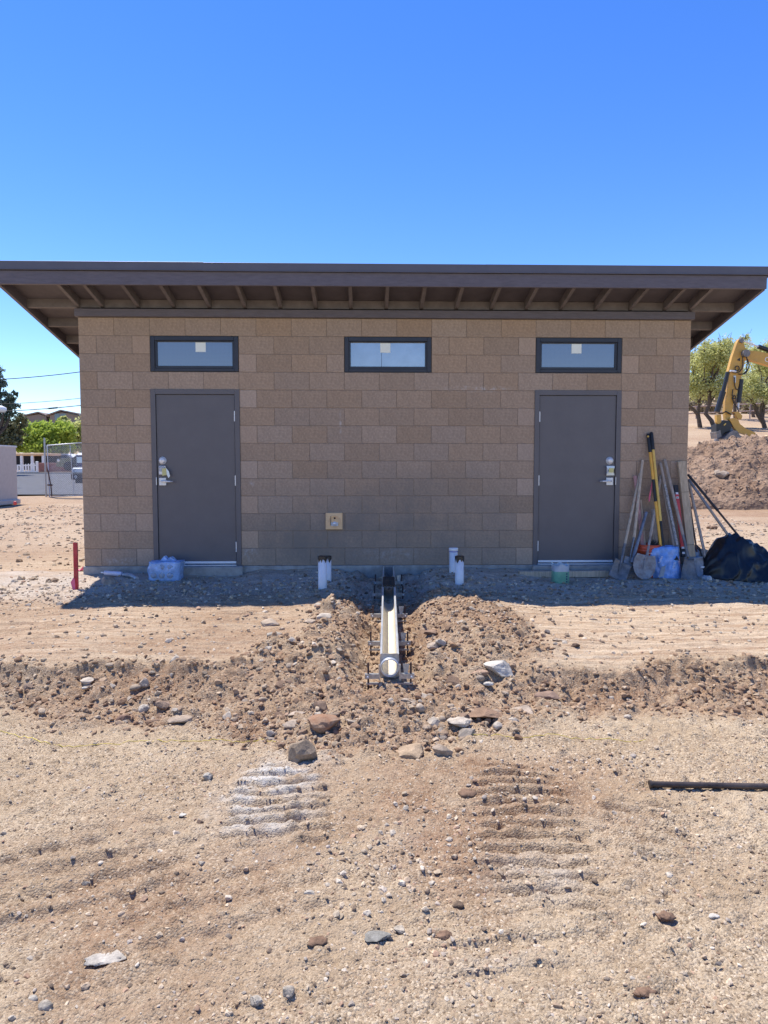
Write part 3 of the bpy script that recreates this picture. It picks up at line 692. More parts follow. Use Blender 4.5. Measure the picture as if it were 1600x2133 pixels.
# cast iron grate
ya, yb = y_for_row(1203, .01), y_for_row(1221, .01)
gr = MB(); nb_ = 9
for s in (-1, 1): gr.add([dpt(s*.050, .001, ya), dpt(s*.062, .001, ya), dpt(s*.062, .001, yb), dpt(s*.050, .001, yb), dpt(s*.050, .018, ya), dpt(s*.062, .018, ya), dpt(s*.062, .018, yb), dpt(s*.050, .018, yb)], BF)
for i in range(nb_):
    yy = ya+(yb-ya)*(i+.02)/nb_; y2 = ya+(yb-ya)*(i+.58)/nb_
    gr.add([dpt(-.05, .003, yy), dpt(.05, .003, yy), dpt(.05, .003, y2), dpt(-.05, .003, y2), dpt(-.05, .019, yy), dpt(.05, .019, yy), dpt(.05, .019, y2), dpt(-.05, .019, y2)], BF)
    for s in (-.022, .022):
        gr.add([dpt(s-.006, .004, y2), dpt(s+.006, .004, y2), dpt(s+.006, .004, yy+(yb-ya)/nb_), dpt(s-.006, .004, yy+(yb-ya)/nb_), dpt(s-.006, .0185, y2), dpt(s+.006, .0185, y2), dpt(s+.006, .0185, yy+(yb-ya)/nb_), dpt(s-.006, .0185, yy+(yb-ya)/nb_)], BF)
gr.build('grate', M['iron'], DR, label='short rusty cast iron grate over the channel')
for bi, row in enumerate((1211, 1235.5, 1279, 1336, 1404)):
    y = y_for_row(row, -.105)
    br = MB(); hb = -.105
    for s in (-1, 1):
        c = dpt(s*.118, hb-.015, y); br.box((c[0]-.052, y-.012, c[2]-.016), (c[0]+.052, y-.009, c[2]+.016)); br.box((c[0]-.052, y-.0115, c[2]+.013), (c[0]+.052, y+.022, c[2]+.0155))
        c2 = dpt(s*.071, hb+.02, y); br.box((c2[0]-.004, y-.016, c2[2]-.06), (c2[0]+.004, y+.018, c2[2]+.045))
    br.box((drain_x(y)-.16, y-.006, drain_z(y)-.178), (drain_x(y)+.16, y+.02, drain_z(y)-.168))
    BR = br.build('bracket', M['galv'], DR)
    for s in (-1, 1):
        c = dpt(s*.146, hb, y)
        MB().tube([(c[0], y+.006, c[2]-.17), (c[0], y+.006, c[2]+.078)], .0068, 8).build('threaded_rod', M['rebar'], BR)
        MB().lathe([(0, .006), (.007, .006), (.008, 0)], (dpt(s*.150, hb-.018, y)[0], y-.012, c[2]-.018), 8, 'Y').build('bolt', M['chrome'], BR)
    if bi != 1:
        c = dpt(.112, hb, y); MB().prism([(c[0]-.012, y+.008, c[2]), (c[0]+.012, y+.008, c[2]), (c[0]+.025, y+.012, c[2]+.066), (c[0]-.022, y+.012, c[2]+.066)], (0, .004, 0)).build('wedge_plate', M['galv'], BR)

# ------------------------------------------------------------------ PIPES, STAKE, BITS BY THE WALL
def pvc(px, py0, py1, wpx, label, cap):
    b = G(px, py1); y = b.y; r = wpx*pxm(y)/2; top = P(px, py0, y).z
    t = thing('drain_riser_pipe', label, 'pipe', (b.x, y, b.z))
    if cap == 'tape':
        th = .055*1.2
        MB().lathe([(r-.004, -.25), (r, -.25), (r, top-.004-b.z), (r-.005, top-.004-b.z), (r-.005, -.25)], (b.x, y, b.z), 24).build('pipe', M['pvc'], t)
        mb = MB(); n = 26; vs = []; rnd = random.Random(px)
        low = [top-th*(.35+.65*abs(math.sin(k*.9+px))**1.2)*(1.0 if k % 5 else .45)-rnd.uniform(0, .01) for k in range(n)]
        for k in range(n):
            a = 2*math.pi*k/n; ca, sa = math.cos(a), math.sin(a); rr_ = r+.002+rnd.uniform(0, .0015)
            vs += [(b.x+ca*rr_, y+sa*rr_, low[k]), (b.x+ca*rr_, y+sa*rr_, top-.003), (b.x+ca*(r-.006), y+sa*(r-.006), top+.002)]
        fs = []
        for k in range(n):
            j = (k+1) % n; fs += [(3*k, 3*j, 3*j+1, 3*k+1), (3*k+1, 3*j+1, 3*j+2, 3*k+2)]
        fs.append(tuple(3*k+2 for k in range(n))); mb.add(vs, fs); mb.build('tape_seal', M['black_tape'], t)
    else:
        MB().lathe([(r-.004, -.25), (r, -.25), (r, top-.03-b.z), (r-.005, top-.03-b.z)], (b.x, y, b.z), 24).build('pipe', M['pvc'], t)
        MB().lathe([(r+.001, -.036), (r+.004, -.034), (r+.005, -.006), (r+.001, 0), (0, .001)], (b.x, y, top), 24).build('cap', M['white_plastic'], t)
        MB().lathe([(r+.0005, -.046), (r+.0015, -.046), (r+.0015, -.037), (r+.0005, -.037)], (b.x, y, top), 24).build('primer_ring', mat('purple_primer', (.12, .14, .55), .5), t)
    return t
pvc(672, 1158, 1226, 18.5, 'front white riser pipe left of the drain with torn black tape on top', 'tape')
pvc(682.5, 1158, 1211, 16, 'rear white riser pipe left of the drain half hidden behind the front one', 'tape')
pvc(944.5, 1141, 1193, 17.5, 'tall white riser pipe with a white cap right of the drain', 'cap')
pvc(957, 1158, 1216, 18.5, 'white riser pipe right of the drain topped with torn black tape', 'tape')

def lath(name, label, cat, a, b, wd, th, m, face=Vector((0, -1, 0)), group=None, mb_only=False):
    a, b = Vector(a), Vector(b); t = (b-a).normalized(); sx = t.cross(face).normalized(); fz = sx.cross(t)
    Ln = (b-a).length
    mt = Matrix((sx, fz, t)).transposed().to_4x4(); mt.translation = a
    mb = MB().box((-wd/2, -th/2, 0), (wd/2, th/2, Ln), min(wd, th)*.08, mt)
    if mb_only: return mb
    return mb
sb_ = G(159, 1227); stp = P(157, 1130, sb_.y)
ST = thing('survey_stake', 'red painted survey stake standing in the dirt at the left corner of the building', 'stake', sb_)
lath('', '', '', sb_-Vector((0, 0, .15)), stp, .045, .018, None, mb_only=True).build('stake', M['red'], ST)
MB().prism([P(153, 1203, sb_.y-.02), P(147, 1213, sb_.y-.04), P(152, 1230, sb_.y-.05), P(157, 1228, sb_.y-.03), P(156, 1208, sb_.y-.02)], (0, .002, .001)).build('ribbon', M['pink'], ST)
fl = G(168, 1189); MB().prism([fl+Vector((-.05, 0, .012)), fl+Vector((.0, -.01, .02)), fl+Vector((.03, 0, .055)), fl+Vector((.045, .01, .01)), fl+Vector((.0, -.03, .008))], (.002, .003, .002)).build('flagging_scrap', M['pink'], None, label='scrap of pink flagging tape on the ground beside the left wall corner', cat='tape')
# sealant sausage and tube end by the wall
a = G(219, 1200); bb = G(254, 1203)
SS = thing('sealant_sausage', 'white foil sealant sausage lying against the wall behind a tan rock', 'sealant tube', a)
a_ = P(217, 1193, -.16); b_ = P(254, 1196, -.2); dv = (b_-a_)
MB().tube([a_-dv*.06, a_, a_+dv*.04, b_-dv*.03, b_, b_+dv*.01], [.005, .006, .026, .029, .028, .004], 16).build('sausage_body', M['foil'], SS)
MB().tube([a_-dv*.17, a_-dv*.05], [.009, .009], 8).build('crimp', M['white_plastic'], SS)
c_ = P(256, 1197, -.22); d_ = P(274, 1199, -.28); e_ = P(284, 1205, -.36)
S2 = thing('empty_sealant_sausage', 'crumpled grey empty sealant sleeve with a round open end near the bottled water', 'sealant tube', d_)
MB().tube([c_, c_.lerp(d_, .5)+Vector((0, 0, .004)), d_, e_], [.018, .027, .025, .020], 14).build('sleeve', M['greyfoil'], S2)
MB().tube([e_+(e_-d_)*.0, e_+(e_-d_)*.12], [.026, .026], 14).build('end_ring', M['silver'], S2)

def pack(name, label, cx, cy, z0, wx, wy, hh, seed, handle, tilt=0, p=5.0, na=.012, m='film'):
    t = thing(name, label, 'bottled water', (cx, cy, z0))
    nu, nv = 56, 18; vs = []; fs = []
    th_ = 2*np.pi*np.arange(nu)/nu; k_ = 1/((np.abs(np.cos(th_))**5+np.abs(np.sin(th_))**5)**.2); v_ = np.arange(nv+1)[:, None]/nv
    NZ = fbm((k_*np.cos(th_))[None]*3+seed+v_*0, (k_*np.sin(th_))[None]*3+v_*4, 3, seed).tolist()
    for j in range(nv+1):
        v = j/nv
        for i in range(nu):
            th = 2*math.pi*i/nu; c, s = math.cos(th), math.sin(th)
            k = 1/((abs(c)**p+abs(s)**p)**(1/p)); x, y = k*c, k*s
            zz = min(v*1.18, 1.0); inset = 1.0 if v < .85 else 1-(v-.85)/.15*.98
            sh = .88+.12*math.sin(min(1, v*1.25)*math.pi*.55+.35)
            rib = .965+.045*abs(math.sin(th*8+seed))*(1 if v > .08 else .5)
            nz = NZ[j][i]
            zt = z0+hh*(zz+.05*nz*(zz > .5))
            X_, Y_ = x*wx/2*sh*rib*inset, y*wy/2*sh*rib*inset
            if tilt: Y_ += (zt-z0)*tilt
            vs.append((cx+X_+na*nz+na*.8*math.sin(v*5+seed), cy+Y_+na*nz, zt))
    for j in range(nv):
        for i in range(nu):
            q_ = (i+1) % nu; fs.append((j*nu+i, j*nu+q_, (j+1)*nu+q_, (j+1)*nu+i))
    fs.append(tuple(nv*nu+i for i in range(nu))); fs.append(tuple(range(nu-1, -1, -1)))
    MB().add(vs, fs, True).build('shrink_wrap', M[m], t)
    if handle:
        for (ox, hh2, ww) in ((-.02, .055, .05), (.05, .045, .06)):
            MB().prism([(cx+ox-ww, cy-.02, z0+hh*.96), (cx+ox-ww*.3, cy, z0+hh+hh2*.7), (cx+ox, cy, z0+hh+hh2), (cx+ox+ww*.5, cy-.01, z0+hh+hh2*.55), (cx+ox+ww, cy-.02, z0+hh*.97)], (.01, .05, .0)).build('film_flap', M['film'], t)
    return t
g_ = G(340, 1211)
p1 = pack('bottled_water_pack', 'shrink wrapped pack of bottled water on the ground at the left door', g_.x, g_.y+.13, g_.z-.01, .365, .26, .215, 3, True)
for k in range(6):
    MB().lathe([(0, .004), (.034, .004), (.034, .0)], (g_.x-.105+(k % 3)*.09, g_.y+.004, g_.z+.06+(k//3)*.085), 18, 'Y').build('bottle_base', M['clear'], p1)
g_ = G(1394, 1206)
p2_ = pack('torn_bottled_water_pack', 'torn blue shrink wrapped water pack standing in front of the leaning tools', g_.x-.005, g_.y+.12, g_.z-.01, .37, .20, .365, 8, False, .12, 2.8, .026, 'film_torn')
for (u0, v0_, u1, v1) in ((1372, 1205, 1384, 1160),):
    pl = [P(1372, 1203, g_.y+.012), P(1383, 1200, g_.y+.012), P(1388, 1172, g_.y+.045), P(1393, 1152, g_.y+.07), P(1388, 1150, g_.y+.07), P(1383, 1168, g_.y+.05), P(1377, 1185, g_.y+.03)]
    MB().prism(pl, (0, .004, 0)).build('bare_bottles', M['greyfoil'], p2_, label='grey strip of bare bottles under the torn wrap')
MB().prism([P(1404, 1166, g_.y+.042), P(1415, 1167, g_.y+.042), P(1410, 1157, g_.y+.055), P(1408, 1162, g_.y+.05)], (0, .004, 0)).build('hole', M['void'], p2_)
for k, (px, py) in enumerate(((1373, 1172), (1374.5, 1169), (1376, 1166), (1377.5, 1163), (1379, 1160), (1402, 1183), (1403, 1180), (1404, 1177), (1405, 1174), (1405.5, 1171))):
    q0 = P(px, py, g_.y+.02+.03*(1195-py)/50.); MB().box((q0.x-.011, q0.y-.003, q0.z-.003), (q0.x+.011, q0.y+.0, q0.z+.003)).build('print_mark', M['white_plastic'], p2_)

# green jug, lumber on ground
b0 = P(1081, 1195, -.26); b1 = P(1264, 1196, -.20); gz = float(np.percentile(H(np.linspace(b0.x, b1.x, 40), np.full(40, -.27)), 80))
lb = MB(); mt = Matrix.Translation((b0.x, b0.y-.02, gz+.0))
lb.box((0, 0, .0), (b1.x-b0.x, .085, .070), .003, Matrix.Translation((b0.x, -.30, gz-.002)) @ Matrix.Rotation(.02, 4, 'Z'))
lb.build('ground_board', M['handle'], None, label='weathered grey board lying on the ground below the right door', cat='board')
g_ = G(1171, 1217); t = thing('green_jug', 'cut open translucent green plastic jug standing on the ground before the right door', 'jug', g_)
wj = .088
vs = []; n = 28
for (k, h, fl_) in ((.93, 0, 0), (1.0, .012, 0), (1.0, .13, 0), (1.0, .132, 0), (.98, .17, 0), (1.03, .205, 1)):
    for i in range(n):
        a = 2*math.pi*i/n; c, s = math.cos(a), math.sin(a); kk = 1/((abs(c)**4+abs(s)**4)**.25)
        vs.append((g_.x+c*kk*wj*k, g_.y+.08+s*kk*wj*k, g_.z-.006+h+(fl_*.012*math.sin(i*1.3))))
def rings(a, b): return [(j*n+i, j*n+(i+1) % n, (j+1)*n+(i+1) % n, (j+1)*n+i) for j in range(a, b) for i in range(n)]
MB().add(vs[:3*n], rings(0, 2)+[tuple(range(n-1, -1, -1))], True).build('jug_body', M['green'], t)
MB().add(vs[3*n:], rings(0, 2), True).build('cut_rim', M['frost'], t)
for k in range(4): MB().box((g_.x+.040, g_.y-.0125, g_.z+.012+k*.028), (g_.x+.054, g_.y-.0095, g_.z+.028+k*.028), .001).build('ink_mark', M['keypad'], t)

# ------------------------------------------------------------------ TOOLS LEANING AT THE RIGHT CORNER
def stick(parent, a, b, cuts, r=.0165, n=10, r2=None, rounded=True):
    """cuts: list of (end fraction, name, material, radius factor)"""
    a, b = Vector(a), Vector(b); f0 = 0
    for (f1, nm, m, k) in cuts:
        p, q = a.lerp(b, f0), a.lerp(b, f1); pts = [p, q]; rs = [r*k, r*k]
        if f0 == 0 and rounded: pts = [p, a.lerp(b, .004), a.lerp(b, .012), q]; rs = [r*k*.45, r*k*.85, r*k, r*k]
        MB().tube(pts, rs, n).build(nm, M[m], parent); f0 = f1
def blade(parent, top, bot, wtop, wmax, shape, m, bow=.02, name='blade', nrm=Vector((0, -1, .35))):
    top, bot = Vector(top), Vector(bot); t = (bot-top).normalized(); sx = t.cross(nrm).normalized(); nz = sx.cross(t).normalized()
    if nz.y > 0: nz = -nz
    nu, nv = 12, 14; L_ = (bot-top).length; vs = []
    for lay in (0, 1):
        for j in range(nv+1):
            v = j/nv
            if shape == 'square': wd = wtop+(wmax-wtop)*min(1, v*1.05)
            else:
                wd = wmax*math.sqrt(max(.0004, 1-((v-.38)/.62)**2)) if v > .38 else wtop+(wmax-wtop)*math.sin(v/.38*math.pi/2)
            for i in range(nu+1):
                u = i/nu*2-1
                off = bow*(u*u)-bow*.6*math.sin(v*math.pi)+lay*(-.0025)
                if v < .12: off += (.12-v)*.10*abs(u)
                vs.append(top+t*(L_*v)+sx*(u*wd/2)+nz*off)
    k = (nu+1)*(nv+1); fs = []
    for lay in (0, 1):
        for j in range(nv):
            for i in range(nu):
                a = lay*k+j*(nu+1)+i; fs.append((a, a+1, a+nu+2, a+nu+1))
    for j in range(nv):
        for i in (0, nu):
            a = j*(nu+1)+i; fs.append((a, a+nu+1, a+nu+1+k, a+k))
    for i in range(nu):
        for j in (0, nv):
            a = j*(nu+1)+i; fs.append((a, a+1, a+1+k, a+k))
    return MB().add(vs, fs, True).build(name, M[m], parent)
WY = -.03
def tool(name, label, cat, a, b): return thing(name, label, cat, tuple(b))
# 1 square shovel on the left
a, b = P(1334, 985, WY), P(1300, 1142, -.30); t = tool('square_shovel', 'square bladed shovel with pale handle leftmost among the leaning tools', 'shovel', a, b)
stick(t, a, b, [(.94, 'handle', 'handle', 1), (1.0, 'ferrule', 'tool_steel', 1.05)])
MB().tube([b, P(1294, 1172, -.36), P(1289, 1192, -.40)], [.019, .016, .006], 10).build('socket', M['tool_steel'], t)
blade(t, P(1299, 1171, -.36), P(1284, 1207.5, -.43), .205, .205, 'square', 'tool_steel', .016)
# 2 hoe
a, b = P(1338.8, 958, WY), P(1321, 1120, -.27); t = tool('garden_hoe', 'tan wooden handled hoe standing second from the left among the tools', 'hoe', a, b)
stick(t, a, b, [(1, 'handle', 'handle', 1.05)])
MB().tube([b, P(1315, 1150, -.31), P(1312, 1168, -.33)], [.013, .009, .008], 8).build('shank', M['grey_steel'], t)
blade(t, P(1311, 1160, -.33), P(1308, 1180, -.36), .10, .12, 'square', 'grey_steel', .004, 'hoe_blade')
# 3 grey pole
a, b = P(1347, 1067, -.16), P(1316, 1172, -.38); t = tool('steel_pole', 'short grey steel pole leaning in front of the orange bucket', 'pole', a, b)
stick(t, a, b, [(.62, 'tube', 'grey_steel', 1.15), (1, 'lower_tube', 'grey_steel', 1.25)], rounded=False)
# 4 pink lath, 5 stake
t = thing('pink_lath', 'pink stained wooden lath standing behind the hoe handle', 'lath', P(1340, 1134, -.20))
lath('', '', '', P(1341, 1160, -.22), P(1323, 991, WY), .040, .010, None, mb_only=True).build('lath', M['pinkwood'], t)
t = thing('thin_stake', 'thin pale wooden stake in the orange bucket', 'stake', P(1344, 1131, -.20))
lath('', '', '', P(1345, 1150, -.20), P(1335, 1041, -.06), .018, .012, None, mb_only=True).build('stake', M['handle'], t)
# 6 round shovel
a, b = P(1377, 990, WY), P(1349, 1152, -.36); t = tool('round_shovel', 'round point shovel crusted with dried concrete in front of the orange bucket', 'shovel', a, b)
stick(t, a, b, [(.80, 'handle', 'old_handle', 1.05), (1, 'shaft', 'crust', .85)])
MB().tube([b, P(1344, 1168, -.40), P(1341, 1186, -.43)], [.017, .013, .005], 10).build('socket', M['crust'], t)
blade(t, P(1344, 1156, -.385), P(1338.5, 1208, -.46), .20, .255, 'round', 'crust', .03)
# 7/8 yellow handles
a, b = P(1350, 903, WY), P(1378, 1152, -.30); t = tool('orange_yellow_digger', 'orange yellow fibreglass handled digger with black grip and black middle band', 'digging tool', a, b)
stick(t, a, b, [(.16, 'grip', 'rubber', 1.25), (.39, 'handle', 'yellow', 1), (.575, 'band', 'rubber', 1.03), (.955, 'lower_handle', 'yellow', 1), (1, 'socket', 'tool_steel', 1.2)])
blade(t, b, P(1381, 1196, -.33), .07, .12, 'square', 'tool_steel', .02)
pp = P(1350.3, 909, WY-.028); MB().lathe([(0, .004), (.010, .004), (.012, -.004)], (pp.x, pp.y, pp.z), 12, 'Y').build('grip_emblem', M['yellow2'], t)
a, b = P(1356.6, 900, WY), P(1383, 1150, -.30); t = tool('pale_yellow_digger', 'paler yellow fibreglass handled digger with long black grip and black lower sleeve', 'digging tool', a, b)
stick(t, a, b, [(.15, 'grip', 'rubber', 1.25), (.745, 'handle', 'yellow2', 1), (.97, 'sleeve', 'rubber', 1), (1, 'socket', 'tool_steel', 1.2)])
blade(t, b, P(1386, 1196, -.33), .07, .12, 'square', 'tool_steel', .02)
MB().prism([P(1358, 1003, -.10), P(1355, 1020, -.12), P(1351.5, 1035, -.13), P(1351.5, 1046, -.13), P(1354, 1043, -.13), P(1357, 1022, -.12), P(1359, 1012, -.10)], (0, .002, 0)).build('flagging_ribbon', M['pink'], None, label='pink flagging ribbon hanging beside the yellow handles', cat='ribbon')
# 9 painted bar and grey stick
a, b = P(1375.6, 964, WY), P(1414, 1150, -.30); t = tool('splattered_pole', 'wooden pole splattered black and white along its lower part', 'pole', a, b)
M['splat'] = mat('splattered_paint', (.62, .60, .57), .6, var=.1, scale=55, col2=(.03, .028, .028))
stick(t, a, b, [(.25, 'handle', 'old_handle', 1.05), (.92, 'splattered_handle', 'splat', 1.0), (1, 'tip', 'grey_steel', .9)])
a, b = P(1379, 1000, -.05), P(1407, 1150, -.26); t = tool('grey_stick', 'plain grey wooden stick left of the splattered pole', 'stick', a, b)
stick(t, a, b, [(1, 'handle', 'old_handle', 1.0)])
# 10 square shovel right
a, b = P(1384.6, 957, WY), P(1434, 1160, -.36); t = tool('grey_square_shovel', 'square bladed shovel with long grey handle crossing the red level', 'shovel', a, b)
stick(t, a, b, [(.78, 'handle', 'old_handle', 1.05), (1, 'socket', 'tool_steel', .95)])
blade(t, P(1434, 1164, -.37), P(1436, 1208.5, -.46), .10, .20, 'square', 'tool_steel', .02)
# 11 dark shovel behind
a, b = P(1435, 1037, -.03), P(1452, 1150, -.28); t = tool('dark_shovel', 'dark round shovel right of the lumber beside the black bag', 'shovel', a, b)
stick(t, a, b, [(1, 'shaft', 'rebar', .6)])
blade(t, P(1448, 1160, -.30), P(1453, 1207, -.37), .15, .185, 'round', 'grey_steel', .02)
# 12 level
a, b = P(1407.5, 1010, -.07), P(1424, 1160, -.30); t = tool('spirit_level', 'red spirit level with black ends leaning beside the tall lumber', 'level', a, b)
for f0, f1, nm, m, wd in ((0, .13, 'end_cap', 'rubber', .047), (.13, .87, 'beam', 'redlevel', .045), (.87, 1, 'end_cap', 'rubber', .047)):
    lath('', '', '', a.lerp(b, f0), a.lerp(b, f1), wd, .022, None, mb_only=True).build(nm, M[m], t)
for f0 in (.105, .165, .86, .93):
    lath('', '', '', a.lerp(b, f0)+Vector((0, -.012, 0)), a.lerp(b, f0+.028)+Vector((0, -.012, 0)), .030, .006, None, mb_only=True).build('vial_window', M['white_plastic'], t)
lath('', '', '', a.lerp(b, .172)+Vector((0, -.0165, 0)), a.lerp(b, .186)+Vector((0, -.0165, 0)), .018, .004, None, mb_only=True).build('vial', M['green'], t)
# 13 lumber
a, b = P(1419.5, 961, -.045), P(1442, 1178, -.27); t = tool('tall_lumber', 'tall pale two by four board leaning on the wall at the right corner', 'board', a, b)
lath('', '', '', a, b, .090, .038, None, mb_only=True).build('board', M['wood'], t)
for f0 in (.295, .80): lath('', '', '', a.lerp(b, f0)+Vector((0, -.0195, 0)), a.lerp(b, f0+.004)+Vector((0, -.0195, 0)), .088, .0012, None, mb_only=True).build('pencil_line', M['rebar'], t)
# 14 poles leaning on the corner into the bag
a, b = P(1433, 988, -.04), P(1560, 1142, -.32); t = tool('black_pole', 'long black pole slanting from the wall corner into the black plastic', 'pole', a, b)
stick(t, a, b, [(.5, 'pole', 'rubber', .95), (1, 'lower_pole', 'steelpipe', .75)])
a, b = P(1434, 998, -.03), P(1532, 1136, -.32); t = tool('grey_pole', 'grey brown pole slanting just below the black pole', 'pole', a, b)
stick(t, a, b, [(.45, 'pole', 'grey_steel', .95), (1, 'lower_pole', 'old_handle', .95)])
a, b = P(1434.5, 1002, -.025), P(1471, 1166, -.30); t = tool('brown_pole', 'brown pole leaning just right of the tall lumber', 'pole', a, b)
stick(t, a, b, [(1, 'pole', 'old_handle', 1.0)])
# 15 bucket
g_ = G(1349, 1200); g_ = Vector((P(1349, 1190, -.20).x, -.20, Hs(P(1349, 1190, -.20).x, -.2))); t = thing('orange_bucket', 'orange plastic bucket half hidden behind the crusted round shovel', 'bucket', g_)
ht = P(1349, 1133, -.2).z-g_.z
MB().lathe([(.125, 0), (.130, .004), (.143, ht-.075), (.150, ht-.074), (.150, ht-.066), (.144, ht-.064), (.145, ht-.044), (.151, ht-.042), (.151, ht-.034), (.146, ht-.032), (.146, ht-.006), (.151, ht-.004), (.150, ht), (.143, ht), (.126, .01), (0, .01)], g_, 32).build('pail', M['orange'], t)
zz = P(1349, 1157, -.35).z; xx = P(1353.5, 1157, -.35).x
for (x0, z0, x1, z1) in ((-.026, .022, .026, .027), (-.026, -.027, .026, -.022), (-.026, -.022, -.021, .022), (.021, -.022, .026, .022)):
    MB().box((xx+x0, g_.y-.150, zz+z0), (xx+x1, g_.y-.135, zz+z1)).build('logo_line', M['white_plastic'], t)
t = thing('bucket_board', 'short weathered board end standing in the orange bucket', 'board', P(1364, 1132, -.2))
lath('', '', '', P(1366, 1180, -.20), P(1362, 1060, -.10), .060, .018, None, mb_only=True).build('board', M['old_handle'], t)
t = thing('scrub_brush', 'dark frayed brush head poking out of the orange bucket', 'brush', P(1364, 1132, -.2))
bm_ = MB(); rnd = random.Random(4)
for k in range(60):
    q0 = P(1356+rnd.random()*14, 1134, -.27+rnd.random()*.05); q1 = q0+Vector((rnd.uniform(-.02, .03), rnd.uniform(-.01, .01), rnd.uniform(.02, .06))); bm_.tube([q0, q1], [.002, .001], 4)
bm_.build('bristles', M['rubber'], t); MB().box(tuple(P(1356, 1142, -.28)), tuple(P(1370, 1133, -.21))).build('brush_block', M['rubber'], t)
# 16 cable coil, bottle, scraps
t = thing('cable_coil', 'loop of black cable hanging behind the dark shovel', 'cable', P(1458, 1150, -.24))
pts = [P(1446, 1138, -.2), P(1450, 1135, -.22), P(1458, 1142, -.24), P(1461, 1158, -.26), P(1463, 1176, -.28), P(1461, 1196, -.30), P(1463, 1206, -.34)]
MB().tube(pts, .009, 8).build('cable', M['rubber'], t)
MB().tube([P(1452, 1140, -.25), P(1460, 1150, -.27), P(1466, 1164, -.29), P(1467, 1178, -.3)], .007, 8).build('cable', M['rubber'], t)
g_ = G(1478, 1212); t = thing('crushed_bottle', 'small crushed clear plastic bottle lying before the black plastic sheet', 'bottle', g_)
q0 = g_+Vector((-.03, .10, .035)); q1 = g_+Vector((0, 0, .035))
MB().tube([q0, q0.lerp(q1, .2), q0.lerp(q1, .5), q0.lerp(q1, .8), q1], [.012, .030, .027, .034, .033], 12).build('bottle_body', M['clear'], t)
MB().lathe([(0, .006), (.012, .006), (.014, 0), (.026, .003), (.030, 0)], tuple(q1), 12, 'Y').build('bottle_base', M['frost'], t)
q0 = P(1451, 1147, -.2); t = thing('blue_white_bottle', 'blue and white plastic bottle tucked behind the tools near the black bag', 'bottle', q0)
MB().lathe([(.0, -.09), (.035, -.09), (.035, .03), (.014, .05), (.014, .065), (0, .065)], tuple(q0), 14).build('bottle_body', M['film'], t)
for k in range(2):
    q0 = P(1464+k*4, 1181+k*8, -.33); MB().box((q0.x-.03, q0.y-.02, q0.z-.012), (q0.x+.035, q0.y+.1, q0.z+.010), .003, None).build('pipe_scrap', M['white_plastic'], None, label=('upper' if k == 0 else 'lower')+' white plastic trim scrap wedged beside the black plastic', cat='scrap')

# 17 black plastic
t = thing('black_plastic_bundle', 'large bundle of black plastic sheeting slumped against the right corner', 'plastic sheet', (4.2, -.4, -.12))
xa, xb = P(1463, 1180, -.35).x, P(1655, 1200, -.35).x; n1, n2 = 110, 48; vs = []
tt = np.linspace(0, 1, n1+1)
hp = np.interp(tt, [0, .03, .10, .20, .29, .33, .42, .55, .68, .80, .90, .97, 1], [.03, .20, .32, .43, .50, .505, .46, .38, .29, .19, .10, .04, .0])
hp = np.convolve(np.pad(hp, 3, 'edge'), np.ones(7)/7, 'valid')
U, J = np.meshgrid(tt, np.arange(n2+1), indexing='ij'); TH = math.pi*J/n2; C_, S_ = np.cos(TH), np.maximum(np.sin(TH), 0)
XX = xa+(xb-xa)*U; RY = .30*np.sin(np.minimum(1, U*4+.12)*math.pi/2)*(1-.55*np.maximum(0, U-.6)); CY = -.30-.10*U
GZ_ = H(XX[:, 0], CY[:, 0])[:, None]-.02
CR = (1-np.abs(fbm(U*5+J*.03, J*.11-U*3, 3, 301)))**3; CR2 = vn(U*9-J*.2, J*.16+U*6, 303); K_ = .05*(CR-.35)+.022*CR2
YY = CY-RY*C_*(1-.25*S_)-K_*C_*.9*(S_ > .02); ZZ = np.maximum(GZ_-.01, GZ_+hp[:, None]*S_**1.25+K_*S_)
vs = [tuple(p) for p in np.stack([XX+K_*.3, YY, ZZ], -1).reshape(-1, 3)]
fs = [(i*(n2+1)+j, (i+1)*(n2+1)+j, (i+1)*(n2+1)+j+1, i*(n2+1)+j+1) for i in range(n1) for j in range(n2)]
MB().add(vs, fs, True).build('sheet', M['bagplastic'], t)

# ------------------------------------------------------------------ string, pipe on ground
sp_ = [(-40, 1513), (0, 1523), (50, 1538), (100, 1553), (160, 1556), (240, 1550), (330, 1545), (420, 1542), (500, 1541), (575, 1543)]
def string_run(pxs):
    pts = [G(a, b) for a, b in pxs]; ms = [p.lerp(q, k/10) for p, q in zip(pts[:-1], pts[1:]) for k in range(10)]+[pts[-1]]
    X_, Y_ = np.array([m.x for m in ms]), np.array([m.y for m in ms])
    return [tuple(p) for p in np.stack([X_, Y_, H(X_, Y_)+.004], -1)]
t = thing('string_line', 'thin yellow mason string lying across the dirt in front of the rubble', 'string', (0, -4.2, -.42))
MB().tube(string_run(sp_), .0016, 5).build('string', M['string'], t)
MB().tube(string_run([(950, 1533), (1000, 1534), (1060, 1536), (1150, 1537), (1250, 1541), (1345, 1545)]), .0016, 5).build('string', M['string'], t)
a = G(1353, 1641); b = G(1592, 1648); dv = (b-a); b2 = a+dv*1.7
zt = max(Hs(a.x+(b2.x-a.x)*k, a.y+(b2.y-a.y)*k) for k in (0, .15, .3, .45, .6, .8, 1))
a.z = b.z = zt+.012; b2.z = zt+.012
t = thing('steel_pipe', 'dark steel pipe with a collar lying on the dirt at the right edge', 'pipe', a)
MB().tube([a, b2], .0150, 14).build('pipe', M['steelpipe'], t)
MB().tube([a-dv*.004, a+dv*.018], .0195, 14).build('collar', M['steelpipe'], t)

